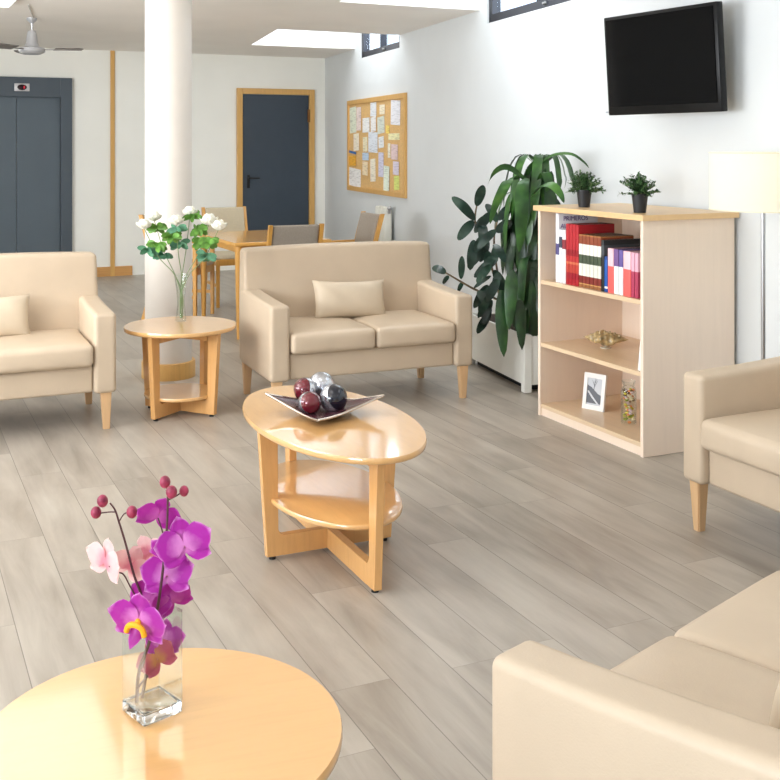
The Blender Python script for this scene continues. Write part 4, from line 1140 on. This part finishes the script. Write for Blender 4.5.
def orchid(parent, O_, px, py, Y, rpx, yaw, pitch, roll, m_='petal', lip=True):
    """flower centred at the pixel-derived point, rpx = radius"""
    c = P(px, py, Y)-O_; r = rpx/1080*Y*1.24
    m = Matrix.Rotation(R(yaw), 3, 'Z') @ Matrix.Rotation(R(pitch), 3, 'X') @ Matrix.Rotation(R(roll), 3, 'Y')
    Xv = m @ Vector((1, 0, 0)); Yv = m @ Vector((0, 0, 1)); Zv = m @ Vector((0, -1, 0))
    bm = new(); uv = bm.loops.layers.uv.new('uv')
    for a in (90, 215, 325): petal(bm, uv, r*.98, r*.66, R(a), c-Zv*.004, Xv, Yv, Zv, .2, .6)
    for a in (14, 166): petal(bm, uv, r*1.02, r*1.0, R(a), c+Zv*.002, Xv, Yv, Zv, .3, .45)
    f = part('flower', bm, m_, parent, recalc=False)
    bm = new()
    if lip:
        sphere(bm, c+Zv*.004, r*.10, (1, 1, 1.2), 12)
        tube(bm, smoothpath([c+Zv*r*.2+Xv*r*x_-Yv*r*y_ for x_, y_ in ((-.3, .3), (-.22, .08), (0, 0), (.22, .08), (.3, .3))], 4), r*.09, 8)
        part('lip_crest', bm, 'yellow', f)
        bm = new(); uv = bm.loops.layers.uv.new('uv'); petal(bm, uv, r*.62, r*.42, R(270), c+Zv*r*.12, Xv, Yv, Zv, .9, .5, .3); part('lip', bm, 'petal2', f, recalc=False)
    else:
        sphere(bm, c-Zv*.003, r*.09, (1, 1, 1), 12); part('flower_back', bm, 'petalp', f)
    return f
def budp(parent, O_, px, py, Y, rpx):
    bm = new(); r = rpx/1080*Y; c = P(px, py, Y)-O_; sphere(bm, c, r, (.92, .92, 1.1), 16, rotx(.3))
    part('bud', bm, 'bud', parent)
foot = Vector((-.449, 1.915, TH_+.0225))
s1 = thing('orchid_spray', 'magenta orchid spray with dark stem and plum buds at its tip', 'flower', foot)
Y0 = 1.90
S = lambda lst, Y=Y0, O_=foot: [P(a, b, Y)-O_ for a, b in lst]
bm = new(); tube(bm, smoothpath([Vector((0, 0, 0))]+S([(139, 672), (150, 640), (158, 605), (164, 560), (167, 525), (168, 492)]), 6), [.0034-.0016*i/36 for i in range(37)], 8)
tube(bm, smoothpath(S([(168, 494), (167, 488), (165, 484)]), 4), .0014, 6); tube(bm, smoothpath(S([(168, 500), (176, 496), (182, 492)]), 4), .0014, 6)
tube(bm, smoothpath(S([(166, 565), (176, 555), (183, 544)]), 4), .0013, 6); tube(bm, smoothpath(S([(166, 548), (162, 530), (158, 518)]), 4), .0013, 6)
tube(bm, smoothpath(S([(143, 668), (147, 650), (150, 640)]), 4), .0012, 6); tube(bm, smoothpath(S([(138, 688), (143, 681), (148, 676)]), 4), .0018, 6)
part('stem', bm, 'stemd', s1)
for a in ((165, 482, 1.90, 6), (171.5, 492, 1.88, 6.2), (184, 491, 1.90, 5.2)): budp(s1, foot, *a)
orchid(s1, foot, 139, 621, 1.86, 27, -18, 12, 8)
orchid(s1, foot, 184, 545, 1.90, 24, 14, -12, -14, lip=False)
orchid(s1, foot, 158, 516, 1.91, 19, 10, 22, 20, 'petal2', lip=False)
orchid(s1, foot, 167, 574, 1.915, 22, 8, -30, 0, 'petal', lip=False)
orchid(s1, foot, 150, 600, 1.93, 19, 0, -20, 25, 'petal2', lip=False)
orchid(s1, foot, 172, 600, 1.93, 18, 20, 10, -30, 'petal2', lip=False)
orchid(s1, foot, 170, 556, 1.94, 20, -20, 20, 40, 'petal', lip=False)
orchid(s1, foot, 164, 640, 1.935, 17, 25, -10, 10, 'petal', lip=False)
orchid(s1, foot, 157, 658, 1.925, 17, 0, -15, -35, 'petalr', lip=False)
foot2 = Vector((-.443, 1.93, TH_+.0225))
s2 = thing('orchid_spray', 'pale pink orchid spray leaning left with three plum buds', 'flower', foot2)
S2 = lambda lst, Y=1.93: [P(a, b, Y)-foot2 for a, b in lst]
bm = new(); tube(bm, smoothpath([Vector((0, 0, 0))]+S2([(148, 660), (149, 630), (141, 595), (134, 575), (126, 545), (119, 522), (115, 510), (110, 503)]), 6), [.003-.0015*i/48 for i in range(49)], 8)
tube(bm, smoothpath(S2([(115, 512), (109, 512), (101, 513)]), 4), .0012, 6); tube(bm, smoothpath(S2([(119, 522), (124, 514), (130, 512)]), 4), .0012, 6)
tube(bm, smoothpath(S2([(144, 610), (132, 590), (124, 575), (118, 572), (109, 566)]), 5), .0013, 6)
part('stem', bm, 'stemd', s2)
for a in ((102.5, 501, 1.93, 6), (96, 512.5, 1.93, 5.8), (132, 512, 1.92, 6)): budp(s2, foot2, *a)
orchid(s2, foot2, 105, 562, 1.94, 21, -35, 0, 10, 'petalp', lip=False)
orchid(s2, foot2, 130, 566, 1.97, 17, 0, 0, 30, 'petalp', lip=False)
orchid(s2, foot2, 148, 553, 1.98, 17, 10, 10, -20, 'petalp', lip=False)

# ------------------------------------------------------------------ daylight and added fill
def area(name, loc, target, sx, sy, power, col=(1, 1, 1), spread=180):
    l = bpy.data.lights.new(name, 'AREA'); l.shape = 'RECTANGLE'; l.size = sx; l.size_y = sy; l.energy = power; l.color = col; l.spread = R(spread)
    o = bpy.data.objects.new(name, l); COL.objects.link(o); o.location = loc
    d = Vector(target)-Vector(loc); o.rotation_euler = d.to_track_quat('-Z', 'Y').to_euler(); return o
c = W2(UL-.25, (WV0+WV1)/2, (WZ0+WZ1)/2)
area('daylight_window_left', c, c+U*3+Vector((0, 0, 1.5)), 2.2, 1.3, 300, (.95, .98, 1))
c = W2(UL-.25, (BV0+BV1)/2, 1.5)
area('rear_fill', c, c+U*3+V*2.2+Vector((0, 0, 4.2)), 4.2, 1.7, 520, (.97, .98, 1))  # added fill lamp at the unseen second opening, brightens rear room and ceiling
for i, (a, b) in enumerate(winS[:2]):
    c = wp((a+b)/2, .32, 2.85); area('daylight_high_window', c, wp((a+b)/2, -1.2, 2.3), 1.3, .55, 40, (.92, .97, 1))
    q = quads[i]; c = (q[0]+q[1]+q[2]+q[3])/4+Vector((0, 0, 3.2)); area('well_fill', c, c-Vector((0, 0, 1)),   .9, .9, 20, (.97, .99, 1))  # second lamp is added fill under the closed top of the well
w = bpy.data.worlds.new('World'); scene.world = w; w.use_nodes = True
nt = w.node_tree; bg = nt.nodes['Background']; bg.inputs['Color'].default_value = (.80, .90, 1, 1); bg.inputs['Strength'].default_value = 3.0

scene.view_settings.view_transform = 'Standard'; scene.view_settings.look = 'None'
scene.view_settings.gamma = 1; scene.view_settings.use_curve_mapping = False
scene.view_settings.exposure = -0.5
scene.cycles.max_bounces = 10; scene.cycles.diffuse_bounces = 6; scene.cycles.transparent_max_bounces = 16
scene.cycles.use_denoising = True
